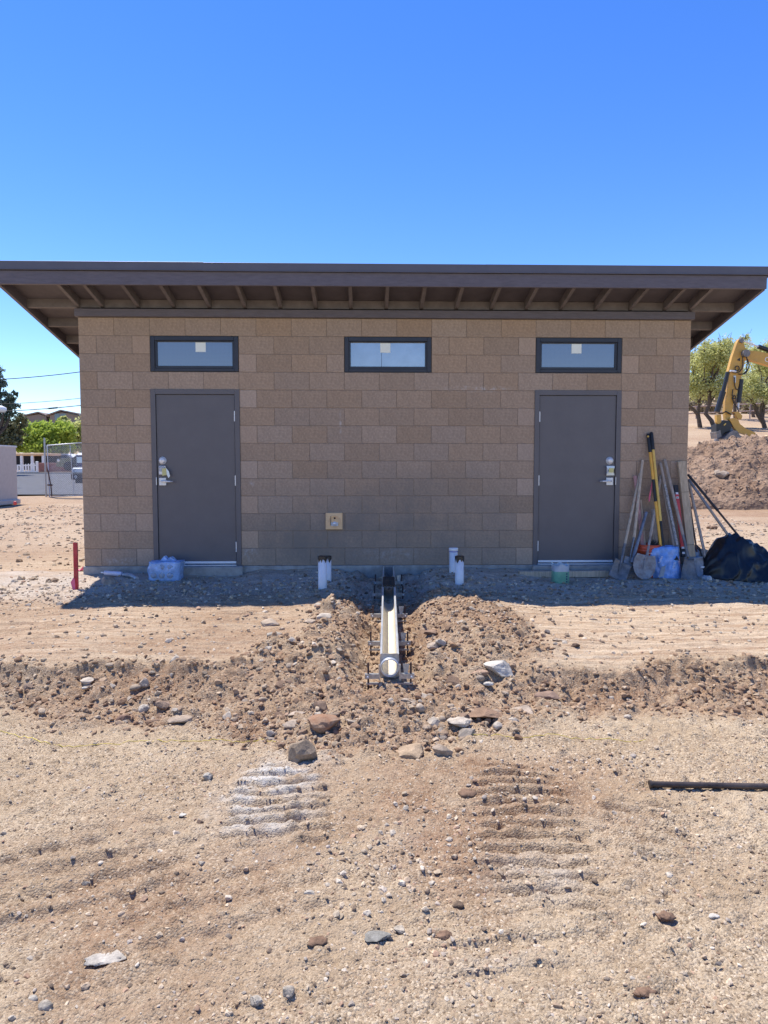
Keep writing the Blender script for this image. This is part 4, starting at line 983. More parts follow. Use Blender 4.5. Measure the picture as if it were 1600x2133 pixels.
# ------------------------------------------------------------------ ROCKS
def ico(sub):
    b = bmesh.new(); bmesh.ops.create_icosphere(b, subdivisions=sub, radius=1.0); b.verts.ensure_lookup_table()
    v = np.array([tuple(x.co) for x in b.verts]); f = np.array([[x.index for x in q.verts] for q in b.faces]); b.free(); return v, f
ICO = {k: ico(k) for k in (1, 2, 3, 4)}
def rock_shape(seed, sub=3, flat=.7, angular=.8, rough=.08, elong=1.25):
    r = np.random.RandomState(seed); v, f = ICO[sub]; v = v.copy()
    for k in range(int(5+9*angular)):
        n = r.normal(size=3); n /= np.linalg.norm(n); d = r.uniform(.45, .85) if angular > .5 else r.uniform(.72, .95)
        q = v@n-d; v -= np.outer(np.maximum(q, 0), n)*.96
    for s, a in ((1.6, rough*1.6), (4.2, rough), (9.0, rough*.5)):
        nn = fbm(v[:, 0]*s+seed % 91+v[:, 2]*s*.7, v[:, 1]*s-v[:, 2]*s*.8, 2, seed % 997); v *= (1+a*nn)[:, None]
    v *= np.array([elong, r.uniform(.8, 1.05), flat])
    a = r.uniform(0, .5)-.25; c, s = math.cos(a), math.sin(a)
    v = v@np.array([[1, 0, 0], [0, c, -s], [0, s, c]]).T
    v /= (v[:, 0].max()-v[:, 0].min())/2
    return v, f
TAN = (.44, .345, .255); BRN = (.27, .175, .115); GRY = (.37, .32, .255); WHT = (.56, .51, .43); RED = (.26, .135, .075); DRK = (.13, .085, .06); PAL = (.52, .44, .345)
def rock_tint(v, col, seed, col2=None):
    n = fbm(v[:, 0]*2.2+seed, v[:, 1]*2.2+v[:, 2]*2, 4, seed % 871)
    c2 = np.array(col2 if col2 else [c*.62 for c in col]); c1 = np.array(col)*1.08
    t = np.clip(.5+.9*n, 0, 1)[:, None]; rgb = c2*(1-t)+c1*t
    return np.concatenate([rgb, np.ones((len(v), 1))], 1)
def rock(label, px, py, w, col, flat=.6, angular=.8, seed=None, cat='rock', name='rock', rough=.08, sink=.25, elong=1.25, yaw=0, sub=3, col2=None):
    seed = seed or int(px*7+py*13); g = G(px, py); s = w*pxm(g.y)/2
    v, f = rock_shape(seed, sub, flat, angular, rough, elong); v = v*s
    if yaw: c, q = math.cos(yaw), math.sin(yaw); v = v@np.array([[c, -q, 0], [q, c, 0], [0, 0, 1]]).T
    tint = rock_tint(v/s, col, seed, col2)
    hgt = v[:, 2].max()-v[:, 2].min(); zb = float(H0(np.array([g.x]), np.array([g.y+s*.5]))[0])
    me = fast_mesh(name, v, f, M['stone'], tint, angular < .5)
    o = link(name, me, None, label, cat); o.location = (g.x, g.y+s*.55, max(zb, g.z-.03)-v[:, 2].min()-hgt*sink); return o
RK = [
 ('smooth grey flat cobble on the soil left of the drain', 571, 1326, 33, GRY, .42, .3),
 ('flat tan slab just above the smooth grey cobble', 559, 1304, 42, TAN, .32, .9),
 ('rounded tan cobble on the left berm at the edge of the shade', 666, 1266, 26, PAL, .55, .3),
 ('pale flat rock on the left berm near the drain', 676, 1291, 33, PAL, .40, .8),
 ('small flat rock lying left of the pale berm rock', 650, 1297, 30, TAN, .35, .8),
 ('large whitish boulder right of the end of the drain', 1043, 1414, 66, WHT, .55, .9),
 ('small white stone just below the large whitish boulder', 1019, 1430, 22, WHT, .5, .5),
 ('pale triangular flat stone on the right berm', 964, 1308, 34, PAL, .55, .6),
 ('pale angular rock on the inner slope of the right berm', 922, 1345, 24, PAL, .8, .8),
 ('brown angular rock right of the drain beside the pale angular one', 905, 1350, 30, TAN, .6, .8),
 ('dark brown flat rock on the slope just right of the drain', 900, 1322, 32, BRN, .4, .9),
 ('reddish rock left of the whitish boulder', 1000, 1413, 40, (.36, .24, .165), .55, .8),
 ('large rust red rock in the rubble heap', 668, 1527, 72, RED, .65, .9),
 ('big squarish brown rock at the front of the rubble heap', 627, 1582, 66, (.31, .235, .165), .85, .8),
 ('pale slab resting above the big rust red rock', 617, 1496, 40, TAN, .45, .9),
 ('tan rock wedged between rust red and squarish brown rocks', 611, 1518, 42, TAN, .5, .7),
 ('upright whitish block stone left of the rubble heap', 563, 1534, 18, PAL, 1.25, 1.0),
 ('rounded brown stone touching the squarish brown rock', 586, 1557, 18, BRN, .8, .5),
 ('long flat brown rock at the toe of the left bank', 378, 1509, 54, (.38, .29, .21), .42, .9),
 ('dark reddish brown rock at the toe of the left bank', 255, 1505, 32, (.20, .12, .085), .65, .7),
 ('rounded tan boulder beside the dark reddish brown rock', 298, 1485, 25, PAL, .85, .5),
 ('pale rounded rock pair upper stone on the left bank', 311, 1468, 30, PAL, .75, .5),
 ('brown rock right of the pale rounded rocks on the left bank', 336, 1478, 30, (.32, .22, .15), .75, .7),
 ('tan rock high on the left bank below the crest', 296, 1431, 22, TAN, .9, .8),
 ('pale elongated rock at the left part of the bank', 180, 1427, 28, PAL, .7, .6),
 ('small white stone below the pale elongated rock', 175, 1437, 13, WHT, .6, .4),
 ('brown boulder on the bank near the left edge', 56, 1443, 26, (.30, .21, .15), .8, .8),
 ('large tan rock at the front right of the rubble heap', 862, 1578, 58, (.42, .30, .19), .45, .8),
 ('squarish grey brown rock beside the tan front rock', 921, 1579, 46, (.36, .28, .205), .75, .9),
 ('tan slab on top of the rubble below the drain outlet', 845, 1472, 42, TAN, .5, .8),
 ('rounded tan stone leaning right of the slab under the outlet', 876, 1483, 20, TAN, 1.0, .4),
 ('long reddish brown rock right of the rubble heap', 1016, 1502, 80, (.26, .165, .105), .30, .9),
 ('pale rock left of the long reddish brown rock', 962, 1516, 54, PAL, .48, .8),
 ('round pale stone under the long reddish brown rock', 1038, 1519, 23, PAL, .85, .4),
 ('pale flat rock right of the long reddish rock', 1092, 1490, 54, TAN, .38, .9),
 ('tilted dark slab half buried in the right bank', 1148, 1461, 56, (.30, .20, .145), .32, 1.0),
 ('small pale stone at the foot of the right bank', 1310, 1497, 18, PAL, .7, .5),
 ('rounded grey stone at the foot of the right bank', 1018+292, 1472, 14, GRY, .8, .4),
 ('pale grey stone alone on the flat dirt left of the tread prints', 432, 1628, 20, (.42, .375, .31), .85, .8),
 ('dark brown clod on the scraped pad right of the berm', 1199, 1350, 20, DRK, .7, .9),
 ('grey clod on the scraped pad above the flat tan chip', 1140, 1319, 13, (.20, .165, .14), .7, .7),
 ('flat tan chip on the scraped pad', 1163, 1338, 26, TAN, .35, .9),
 ('small dark stone high on the scraped pad', 1238, 1294, 19, (.22, .18, .16), .4, .8),
 ('small brown clod right of the tan chip on the pad', 1210, 1327, 12, BRN, .8, .8),
 ('light tan rock on the ground before the sealant tube', 222, 1219, 32, (.40, .32, .25), .85, .95),
 ('grey flat stone flush with the dirt near the bottom centre', 783, 1966, 62, (.25, .235, .20), .22, .7),
 ('pair of cobbles at lower left the larger right one', 91, 2108, 30, (.40, .345, .27), .85, .4),
 ('pair of cobbles at lower left the smaller left one', 65, 2092, 23, (.40, .355, .29), .85, .4),
 ('dark brown egg shaped clod right of centre in the foreground', 955, 1893, 26, (.17, .115, .075), .65, .4),
 ('rough grey stone half sunk in the lower foreground', 534, 2096, 30, (.40, .35, .28), .8, .7),
 ('rough pale stone half sunk right of the rough grey stone', 601, 2080, 26, (.42, .36, .28), .85, .7),
 ('tilted grey shard in the foreground left of centre', 645, 1870, 34, (.38, .335, .275), .4, .9),
 ('white angular stone at the right of the foreground', 1490, 1916, 26, WHT, .6, .8),
 ('pale stone lying in the foreground right of the flat grey stone', 834, 1944, 26, (.44, .37, .28), .5, .6),
 ('small tan stone cut by the bottom edge of the picture', 1213, 2131, 26, (.40, .31, .22), .6, .4),
 ('grey pebble on the dirt in the lower right', 1499, 2012, 14, (.20, .17, .15), .7, .5),
 ('dark pebble left of the tread prints', 416, 1717, 16, DRK, .6, .8),
 ('white chip on the dirt left of the tread prints', 380, 1701, 16, WHT, .4, .9),
 ('whitish chip right of the white chip near the left tread', 303, 1752, 20, PAL, .25, .9),
 ('grey angular stones lump on the diagonal left tread', 178, 1846, 18, GRY, .8, .9),
 ('round brown stone in the lower left foreground', 336, 1864, 14, (.25, .18, .12), .8, .4),
 ('lone pinkish stone in the lower foreground', 1493, 1700, 16, (.42, .33, .28), .7, .6),
]
for (lb_, px, py, w_, col, fl_, an_) in RK:
    rock(lb_, px, py, w_, col, fl_, an_, col2=(.33, .235, .16) if col is RED else None, elong=1.0 if fl_ > .8 else 1.25)
for (lb_, px, py, w_) in (('crumbly brown dirt clod near the bottom right', 1352, 2083, 56), ('crumbly brown dirt clod right of the tread prints', 1388, 1920, 44), ('low brown dirt clod in the lower centre right', 925, 1962, 44), ('crumbly brown dirt clod left of the right tread print', 975, 1664, 40), ('crumbly brown clod in the left foreground hollow', 660, 1976, 48)):
    rock(lb_, px, py, w_, (.22, .135, .085), .55, .35, cat='clod', name='dirt_clod', rough=.28, sink=.3)
rock('crumbly white chalk lump at the lower left', 210, 2012, 92, (.47, .42, .35), .13, .35, cat='chalk', name='chalk_lump', rough=.22, sink=.5)

def samp(n, x0, x1, y0, y1, wfun, seed, gap=.09):
    r = np.random.RandomState(seed); out = np.zeros((0, 2))
    while len(out) < n:
        p = np.stack([r.uniform(x0, x1, n), r.uniform(y0, y1, n)], 1); wv = wfun(p[:, 0], p[:, 1]); ok = r.rand(n) < wv
        ok &= ~((np.abs(p[:, 0]-drain_x(p[:, 1])) < gap) & (p[:, 1] > -3.45) & (p[:, 1] < 0.05))
        out = np.concatenate([out, p[ok]])
    return out[:n]
# mid-sized stones: shared shapes, one object each
rs = np.random.RandomState(11)
protos = []
PAL7 = [TAN, PAL, BRN, (.38, .28, .195), (.42, .345, .265), (.33, .22, .145), (.47, .365, .26), (.36, .25, .165)]
for k in range(14):
    an = rs.choice([.3, .8, .9]); v, f = rock_shape(500+k, 2, rs.uniform(.5, .9), an, .07, rs.uniform(1, 1.35))
    protos.append(fast_mesh('stone', v, f, M['stone'], rock_tint(v, PAL7[k % 8 if k % 8 != 7 or k < 8 else 1], 40+k), an < .5))
def scatter_stones(n, x0, x1, y0, y1, wfun, smin, smax, label, group):
    p = samp(n, x0, x1, y0, y1, wfun, rs.randint(9999), .13); zz = H(p[:, 0], p[:, 1])
    for (x, y), z in zip(p, zz):
        s = smin+(smax-smin)*rs.rand()**2.5
        o = link('stone', protos[rs.randint(14)], None, label, 'stone', group)
        o.location = (x, y, z-s*.12); o.scale = (s, s, s); o.rotation_euler = (rs.uniform(-.35, .35), rs.uniform(-.35, .35), rs.uniform(0, 6.28))
mk = lambda i: (lambda x, y: masks(x, y)[i])
scatter_stones(76, -2.9, -.55, -4.2, -3.1, mk(0), .018, .045, 'fist sized stone among the rubble of the bank left of the heap', 'stones in the left bank')
scatter_stones(44, .5, 2.7, -4.2, -3.2, mk(0), .015, .042, 'fist sized stone among the rubble of the bank right of the heap', 'stones in the right bank')
scatter_stones(60, -.9, .75, -4.5, -3.45, mk(2), .017, .058, 'loose stone in the rubble heap below the drain outlet', 'stones in the rubble heap')
scatter_stones(42, .1, 1.5, -3.2, -1.3, mk(1), .016, .042, 'loose stone on the spoil berm right of the drain', 'stones on the right berm')
scatter_stones(32, -1.3, -.15, -3.2, -1.3, mk(1), .016, .040, 'loose stone on the spoil berm left of the drain', 'stones on the left berm')
scatter_stones(22, -3.3, 2.6, -1.5, -.35, lambda x, y: .3+.7*(np.abs(x) < 1.2), .016, .04, 'small stone on the shaded ground along the wall', 'stones in the shade')
scatter_stones(20, -2.0, 2.0, -6.3, -4.5, lambda x, y: x*0+1, .008, .017, 'small pebble sized stone on the open dirt in the foreground', 'foreground stones')

# gravel: too many to count
def gravel(name, xy, size, pal, seed, sub, lift=.12):
    r = np.random.RandomState(seed); n = len(xy); v0, f0 = ICO[sub]; nv = len(v0)
    T = []
    for k in range(8):
        tv, _ = rock_shape(900+k, sub, .7, .8, .12, 1.2); T.append(tv)
    T = np.array(T)[r.randint(0, 8, n)]
    a = r.uniform(0, 6.28, n); b = r.uniform(-.6, .6, n); ca, sa, cb, sb2 = np.cos(a), np.sin(a), np.cos(b), np.sin(b)
    x, y, z = T[..., 0], T[..., 1], T[..., 2]
    y2 = y*cb[:, None]-z*sb2[:, None]; z2 = y*sb2[:, None]+z*cb[:, None]
    x3 = x*ca[:, None]-y2*sa[:, None]; y3 = x*sa[:, None]+y2*ca[:, None]
    zz = H(xy[:, 0], xy[:, 1])
    V = np.stack([x3*size[:, None]+xy[:, :1], y3*size[:, None]+xy[:, 1:], z2*size[:, None]+(zz+size*lift)[:, None]], -1).reshape(-1, 3)
    Fc = (f0[None]+(np.arange(n)*nv)[:, None, None]).reshape(-1, 3)
    pal = np.array(pal); c = pal[r.randint(0, len(pal), n)]*r.uniform(.72, 1.25, (n, 1))
    c = c*(.86 if name == 'rubble' else 1.0)
    C = np.concatenate([np.repeat(c, nv, 0), np.ones((n*nv, 1))], 1)
    return fast_mesh(name, V, Fc, M['gravel'], C, False)
GP = [(.46, .36, .25), (.38, .285, .195), (.48, .385, .275), (.29, .205, .135), (.38, .315, .25), (.20, .145, .10), (.52, .44, .34), (.36, .235, .155), (.48, .37, .25)]
SP = [(.37, .265, .175), (.30, .195, .125), (.44, .33, .225), (.27, .17, .105), (.50, .405, .30), (.33, .225, .15), (.40, .345, .28)]
def szs(n, a, b, p, seed): return a+(b-a)*np.random.RandomState(seed).rand(n)**p
xy = samp(27000, -3.2, 3.2, -6.45, -3.3, lambda x, y: np.clip((.22+.78*sst(-.15, .55, fbm(x*1.7, y*1.7, 3, 131)))*(.35+.65*sst(-3.4, -5.2, y))*np.where(np.abs(x) < (y+8.6)*.62, 1, .10), 0, 1), 1)
link('gravel', gravel('gravel', xy, szs(27000, .0028, .0095, 2.6, 2), GP+[(.43, .315, .20), (.50, .385, .255), (.38, .27, .17), (.34, .24, .15), (.46, .34, .22)], 3, 1, -.2), None, 'fine mixed gravel strewn over the foreground dirt', 'gravel', None, 'stuff')
xy = samp(1500, -2.3, 2.3, -6.4, -3.9, lambda x, y: np.where(np.abs(x) < (y+8.6)*.62, .08+.92*sst(0, .5, fbm(x*1.3, y*1.3, 3, 133)), .05), 5)
link('pebbles', gravel('pebbles', xy, szs(1500, .006, .0155, 2.4, 6), GP, 7, 2, .15), None, 'pebbles scattered over the foreground dirt', 'pebbles', None, 'stuff')
xy = samp(7500, -3.9, 3.8, -4.6, -1.1, lambda x, y: masks(x, y)[3], 9)
link('rubble', gravel('rubble', xy, szs(7500, .006, .026, 2.8, 10), [(.37, .245, .15), (.31, .195, .12), (.42, .29, .185), (.36, .235, .145), (.28, .17, .10), (.46, .35, .24)], 11, 2, .2), None, 'crumbled soil and small stones covering bank and berms', 'rubble', None, 'stuff')
xy = samp(9000, -4.3, 4.3, -3.3, -.04, lambda x, y: (.25+.75*sst(-1.6, -1.2, y)*sst(-.3, -.8, y)+.5*sst(1.3, .5, np.abs(x))*sst(-1.2, -.8, y))*.8, 13)
link('pad_gravel', gravel('pad_gravel', xy, szs(9000, .005, .024, 3.0, 14), GP, 15, 1, .15), None, 'small gravel on the scraped pad along the wall', 'gravel', None, 'stuff')
xy = np.concatenate([samp(3500, 3.6, 9, -1, 14, lambda x, y: x*0+.8, 17), samp(3500, -11, -3.6, -1, 16, lambda x, y: x*0+.8, 18)])
link('yard_gravel', gravel('yard_gravel', xy, szs(7000, .012, .045, 3.2, 19), GP, 20, 1, .1), None, 'stones strewn over the yard on both sides of the building', 'gravel', None, 'stuff')

# ------------------------------------------------------------------ DIRT PILE
def pile_z(x, y):
    e = np.sqrt(((x-14.0)/7.6)**2+((y-17.9)/4.4)**2)+.05*fbm(x*.6, y*.6, 3, 201)
    h = 2.45*np.clip(1-e, 0, 1)**.62*(1+.05*fbm(x*.8, y*.8, 3, 203))
    return h+sst(1.0, .9, e)*(.6*clods(x, y, .5, 205)+.75*clods(x, y, .24, 206)+.7*clods(x, y, .12, 209)+.10*fbm(x*4, y*4, 4, 211)-.06)-.25*(e >= 1)
gx, gy = np.meshgrid(np.linspace(6, 22.5, 300), np.linspace(13, 22.8, 190)); pz = pile_z(gx, gy)+np.minimum(H0(gx, gy), -.2)
cc_ = np.clip(.55+.6*fbm(gx*1.5, gy*1.5, 4, 207), 0, 1)[..., None]; tint = np.concatenate([np.array([.20, .125, .08])*(1-cc_)+np.array([.31, .21, .14])*cc_, np.ones_like(cc_)], -1).reshape(-1, 4)
nx, ny = 300, 190; i_ = np.arange((ny-1)*(nx-1)); r_, c_ = i_//(nx-1), i_ % (nx-1); a_ = r_*nx+c_
DP = link('dirt_pile', fast_mesh('dirt_pile', np.stack([gx, gy, pz], -1).reshape(-1, 3), np.stack([a_, a_+1, a_+nx+1, a_+nx], 1), attr_mat('pile_tint', .95, .12, 7.0), tint, True), None, 'long heap of loose brown dirt right of the building', 'dirt pile')
for (px, py, sz, lb_) in ((1495, 985, .16, 'tan rock sticking out of the dirt pile'), (1507, 990, .2, 'brown rock below the tan rock on the dirt pile'), (1448, 925, .2, 'dark clod near the top left of the dirt pile')):
    d = ray(px, py); tt_ = 20.
    while tt_ < 40:
        p = Vector(CAM)+d*tt_
        if p.z < float((pile_z(np.array([p.x]), np.array([p.y]))+np.minimum(H0(np.array([p.x]), np.array([p.y])), -.2))[0]): break
        tt_ += .05
    v, f = rock_shape(int(px), 2, .8, .8); o = link('rock', fast_mesh('rock', v*sz, f, M['stone'], rock_tint(v, TAN if 'tan' in lb_ else BRN, 5)), None, lb_, 'rock'); o.location = p
xy = samp(3500, 7.5, 21, 13.5, 18.5, lambda x, y: (np.sqrt(((x-14.0)/7.6)**2+((y-17.9)/4.4)**2) < 1.02)*.9, 23)
gme = gravel('pile_stones', xy, szs(3500, .014, .06, 3.2, 24), [(.31, .195, .125), (.27, .165, .105), (.36, .25, .165), (.30, .19, .12), (.44, .34, .24)], 25, 1, .2)
co = np.empty(len(gme.vertices)*3, np.float32); gme.vertices.foreach_get('co', co); co = co.reshape(-1, 3, order='C')
zx = np.repeat(xy, 12, 0); dz = pile_z(zx[:, 0], zx[:, 1])+np.minimum(H0(zx[:, 0], zx[:, 1]), -.2)-H(zx[:, 0], zx[:, 1]); co[:, 2] += dz
gme.vertices.foreach_set('co', co.ravel()); gme.update()
link('clods', gme, None, 'small clods and stones all over the dirt pile', 'clods', None, 'stuff')
for (px, py, sz, lb_) in ((1478, 1100, .07, 'left clod of a brown pair on the ground right of the building'), (1488, 1101, .085, 'right clod of a brown pair on the ground right of the building')):
    g_ = G(px, py); v, f = rock_shape(int(px), 2, .7, .4, .2); o = link('dirt_clod', fast_mesh('dirt_clod', v*sz, f, M['stone'], rock_tint(v, BRN, 7), True), None, lb_, 'clod'); o.location = g_+Vector((0, 0, sz*.4))

# ------------------------------------------------------------------ EXCAVATOR
EY = 23.8
def E8(x, y): return P(1470+x/8.885, 690+y/8.885, EY)
EX = thing('excavator', 'yellow excavator arm with bucket and thumb resting behind the dirt pile', 'excavator', (20, EY, 2.1))
def plate(name, pts, m, parent, th=.34, off=0.0):
    return MB().prism([E8(*p)+Vector((0, -th/2+off, 0)) for p in pts], (0, th, 0)).build(name, M[m], parent)
STK = plate('stick', [(650,135),(668,185),(722,350),(705,560),(655,800),(592,1000),(545,1180),(490,1350),(470,1480),(425,1640),(350,1640),(335,1480),(345,1300),(375,1100),(400,900),(402,740),(470,480),(560,220),(600,150)], 'cat_yellow', EX, .22)
plate('nose_plate', [(600,150),(650,128),(672,180),(640,230),(600,210)], 'bucket_steel', STK, .38)
BOM = plate('boom', [(650,420),(700,370),(880,372),(1050,400),(1300,470),(2000,720),(2900,1500),(3300,2050),(3150,2080),(2700,1720),(1900,1010),(1300,690),(1000,600),(800,540),(700,500)], 'cat_yellow', EX, .30)
MB().tube([E8(690, 425)+Vector((0, -.34, 0)), E8(690, 425)+Vector((0, .34, 0))], .16, 16).build('pivot_pin', M['bucket_steel'], STK)
def ecyl(name, a, b, r, m, off=0.0, parent=None): return MB().tube([E8(*a)+Vector((0, off, 0)), E8(*b)+Vector((0, off, 0))], r, 12).build(name, M[m], parent or EX)
ecyl('cylinder_rod', (650, 165), (985, 285), .035, 'chrome'); ecyl('stick_cylinder', (975, 282), (1900, 620), .10, 'machine_black')
ecyl('bucket_cylinder', (392, 760), (300, 1140), .085, 'machine_black', -.1); ecyl('cylinder_sleeve', (305, 1120), (190, 1500), .125, 'machine_black', -.1); ecyl('clamp', (410, 745), (520, 755), .045, 'chrome', -.2)
ecyl('thumb_cylinder', (642, 895), (590, 1325), .095, 'machine_black', -.1); ecyl('cylinder_rod', (590, 1325), (575, 1460), .045, 'chrome', -.1)
plate('link_arm', [(160,1555),(240,1545),(255,1720),(200,1740),(165,1690)], 'cat_yellow', EX, .2, -.12)
plate('coupler', [(150,1730),(215,1720),(280,1650),(380,1660),(440,1750),(400,1850),(300,1880),(250,1945),(150,1900)], 'machine_black', EX, .5)
plate('coupler_tag', [(280,1735),(315,1705),(325,1720),(290,1755)], 'yellow2', EX, .02, -.27)
plate('bucket_plate', [(140,1870),(210,1830),(235,1950),(160,1990)], 'bucket_steel', EX, .6)
plate('thumb', [(385,1630),(470,1610),(550,1640),(580,1720),(680,1800),(800,1850),(865,1885),(868,2000),(830,2010),(790,1950),(650,1905),(540,1870),(470,1780),(420,1690)], 'cat_yellow', EX, .22, -.15)
plate('thumb_link', [(480,1500),(560,1490),(640,1570),(620,1640),(560,1620),(520,1560)], 'cat_yellow', EX, .2, -.1)
# bucket as a curved shell
sh = MB(); outl = [(250,1990),(330,1900),(420,1840),(490,1850),(540,1930),(640,1985),(790,1995),(825,2010),(800,2060),(650,2070),(540,2040),(470,1960),(400,1990),(330,2080),(240,2080)]
sh.prism([E8(*p)+Vector((0, -.45, 0)) for p in outl], (0, .9, 0)); sh.build('bucket', M['bucket_steel'], EX)
def hose(pts, r=.024): MB().tube([E8(*p)+Vector((0, -.17, 0)) for p in pts], r, 6).build('hose', M['hose'], STK)
hose([(690,400),(650,480),(655,600),(640,700),(590,760),(520,780),(420,750)]); hose([(710,480),(750,560),(770,660),(720,770),(660,805),(570,800)]); hose([(720,480),(735,600),(720,740),(660,800)])
hose([(500,860),(500,1000),(530,1080),(600,1090)]); hose([(470,1080),(455,1200)]); hose([(500,1190),(460,1240),(500,1360),(560,1430),(575,1490),(520,1535),(430,1540),(340,1490),(270,1530)], .03)
for (cx, cy, rr_) in ((548, 695, 40), (497, 1225, 28)):
    hose([(cx+rr_*math.cos(a*.7), cy+rr_*1.1*math.sin(a*.7)) for a in range(10)], .022)
plate('valve_block', [(488,830),(530,830),(528,960),(495,960)], 'silver', STK, .04, -.13)
plate('warning_decal', [(550,540),(612,495),(612,560)], 'machine_black', STK, .01, -.118)
o_ = E8(1045, 560)+Vector((0, -.157, 0)); xd = (E8(1345, 640)-E8(1045, 560)); 
text_mesh('lettering', 'CAT', .30, M['white_paint'], BOM, o_, xd, xd.cross(Vector((0, -1, 0))) if xd.cross(Vector((0, -1, 0))).z > 0 else -xd.cross(Vector((0, -1, 0))), .004)
plate('lettering_wedge', [(1105,562),(1150,575),(1128,540)], 'cat_yellow', BOM, .01, -.166)
# machine body right of the frame
bx0 = E8(2900, 1500)
MB().box((bx0.x-.3, EY-1.35, 3.35), (bx0.x+3.6, EY+1.35, 4.7), .12).build('counterweight_house', M['cat_yellow'], EX)
cb = MB().box((bx0.x-.4, EY-1.35, 4.0), (bx0.x+1.2, EY-.35, 5.2), .08); cb.build('cab', M['glass_dark'], EX)
for s in (-1, 1):
    yy = EY+s*1.05; pr_ = [(bx0.x-.6, yy-.3, 2.5), (bx0.x-.3, yy-.3, 2.2), (bx0.x+3.4, yy-.3, 2.2), (bx0.x+3.7, yy-.3, 2.55), (bx0.x+3.5, yy-.3, 3.0), (bx0.x-.4, yy-.3, 3.0)]
    MB().prism(pr_, (0, .6, 0)).build('track', M['machine_black'], EX)
MB().lathe([(.7, 2.9), (.7, 3.4)], (bx0.x+1.5, EY, 0), 20).build('turntable', M['machine_black'], EX)
qb = P(1597, 915, 21.5)
t = thing('concrete_barrier', 'grey barrier end at the right picture edge behind the dirt pile', 'barrier', qb)
MB().box((qb.x-.06, 21.3, qb.z-.9), (qb.x+1.6, 21.7, qb.z-.02), .03).build('barrier_base', M['concrete'], t); MB().box((qb.x-.06, 21.4, qb.z-.02), (qb.x+1.6, 21.6, qb.z+.17), .03).build('barrier_top', M['vent'], t)

# ------------------------------------------------------------------ TREES
def leaf_mat(name, c1, c2, tr=.25):
    m = bpy.data.materials.new(name); m.use_nodes = True; nt = m.node_tree; L = nt.links; b = nt.nodes['Principled BSDF']
    b.inputs['Roughness'].default_value = .6; b.inputs['Specular IOR Level'].default_value = .25
    at = nd(nt, 'ShaderNodeAttribute', attribute_name='tint'); sp = nd(nt, 'ShaderNodeSeparateColor'); L.new(at.outputs['Color'], sp.inputs[0])
    mx = nd(nt, 'ShaderNodeMix', data_type='RGBA'); mx.inputs[6].default_value = (*c1, 1); mx.inputs[7].default_value = (*c2, 1); L.new(sp.outputs[0], mx.inputs[0])
    L.new(mx.outputs[2], b.inputs['Base Color'])
    td = nd(nt, 'ShaderNodeBsdfTranslucent'); L.new(mx.outputs[2], td.inputs[0]); ms = nd(nt, 'ShaderNodeMixShader'); ms.inputs[0].default_value = tr
    L.new(b.outputs[0], ms.inputs[1]); L.new(td.outputs[0], ms.inputs[2]); L.new(ms.outputs[0], nt.nodes['Material Output'].inputs[0]); return m
M['leaf_palo'] = leaf_mat('yellow_green_leaves', (.40, .42, .17), (.70, .69, .29), .5)
M['leaf_bright'] = leaf_mat('bright_green_leaves', (.22, .30, .05), (.50, .60, .10), .45)
M['leaf_pine'] = leaf_mat('dark_pine_needles', (.07, .095, .065), (.18, .22, .155), .25)
M['leaf_olive'] = leaf_mat('olive_scrub_leaves', (.09, .10, .05), (.20, .20, .10), .2)
M['leaf_scrub'] = leaf_mat('dry_scrub', (.16, .125, .075), (.30, .24, .15), .2)
def leaves(name, blobs, n, size, m, seed, parent, droop=.0):
    """blobs: list of (center, (rx,ry,rz), weight)"""
    r = np.random.RandomState(seed); wv = np.array([b[2] for b in blobs], float); wv /= wv.sum()
    # small clumps inside the blobs, leaves inside the clumps
    nc = max(20, n//28); bi = r.choice(len(blobs), nc, p=wv)
    cen = np.array([tuple(b[0]) for b in blobs])[bi]; rad = np.array([b[1] for b in blobs])[bi]
    d = r.normal(size=(nc, 3)); d /= np.linalg.norm(d, axis=1)[:, None]; cl = cen+d*rad*(r.rand(nc, 1)**.45)
    ci = r.randint(0, nc, n); cs = rad[ci].mean(1)*r.uniform(.10, .26, n)
    p = cl[ci]+r.normal(size=(n, 3))*cs[:, None]*np.array([1, 1, .8]); p[:, 2] -= droop*np.abs(r.normal(size=n))
    a = r.normal(size=(n, 3)); a /= np.linalg.norm(a, axis=1)[:, None]; b = np.cross(a, r.normal(size=(n, 3))); b /= np.linalg.norm(b, axis=1)[:, None]
    s = size*r.uniform(.55, 1.4, (n, 1))
    V = np.stack([p-a*s, p+b*s*.45, p+a*s, p-b*s*.45], 1).reshape(-1, 3); Fc = np.arange(n*4).reshape(-1, 4)
    tn = np.clip(r.rand(nc)[ci]*.6+r.rand(n)*.5, 0, 1); C = np.repeat(np.stack([tn, tn, tn, np.ones(n)], 1), 4, 0)
    return link(name, fast_mesh(name, V, Fc, M[m], C), parent)
def twigs(parent, trunk_pts, rs_, branches, name='trunk'):
    mb = MB(); mb.tube(trunk_pts, rs_, 9)
    for pts, rr_ in branches: mb.tube(pts, rr_, 6)
    return mb.build(name, M['bark'], parent)
def jig(p, q, n, amp, seed):
    r = random.Random(seed); p, q = Vector(p), Vector(q)
    return [p.lerp(q, i/n)+Vector((r.uniform(-amp, amp), r.uniform(-amp, amp), r.uniform(-amp, amp)))*(0 < i) for i in range(n+1)]
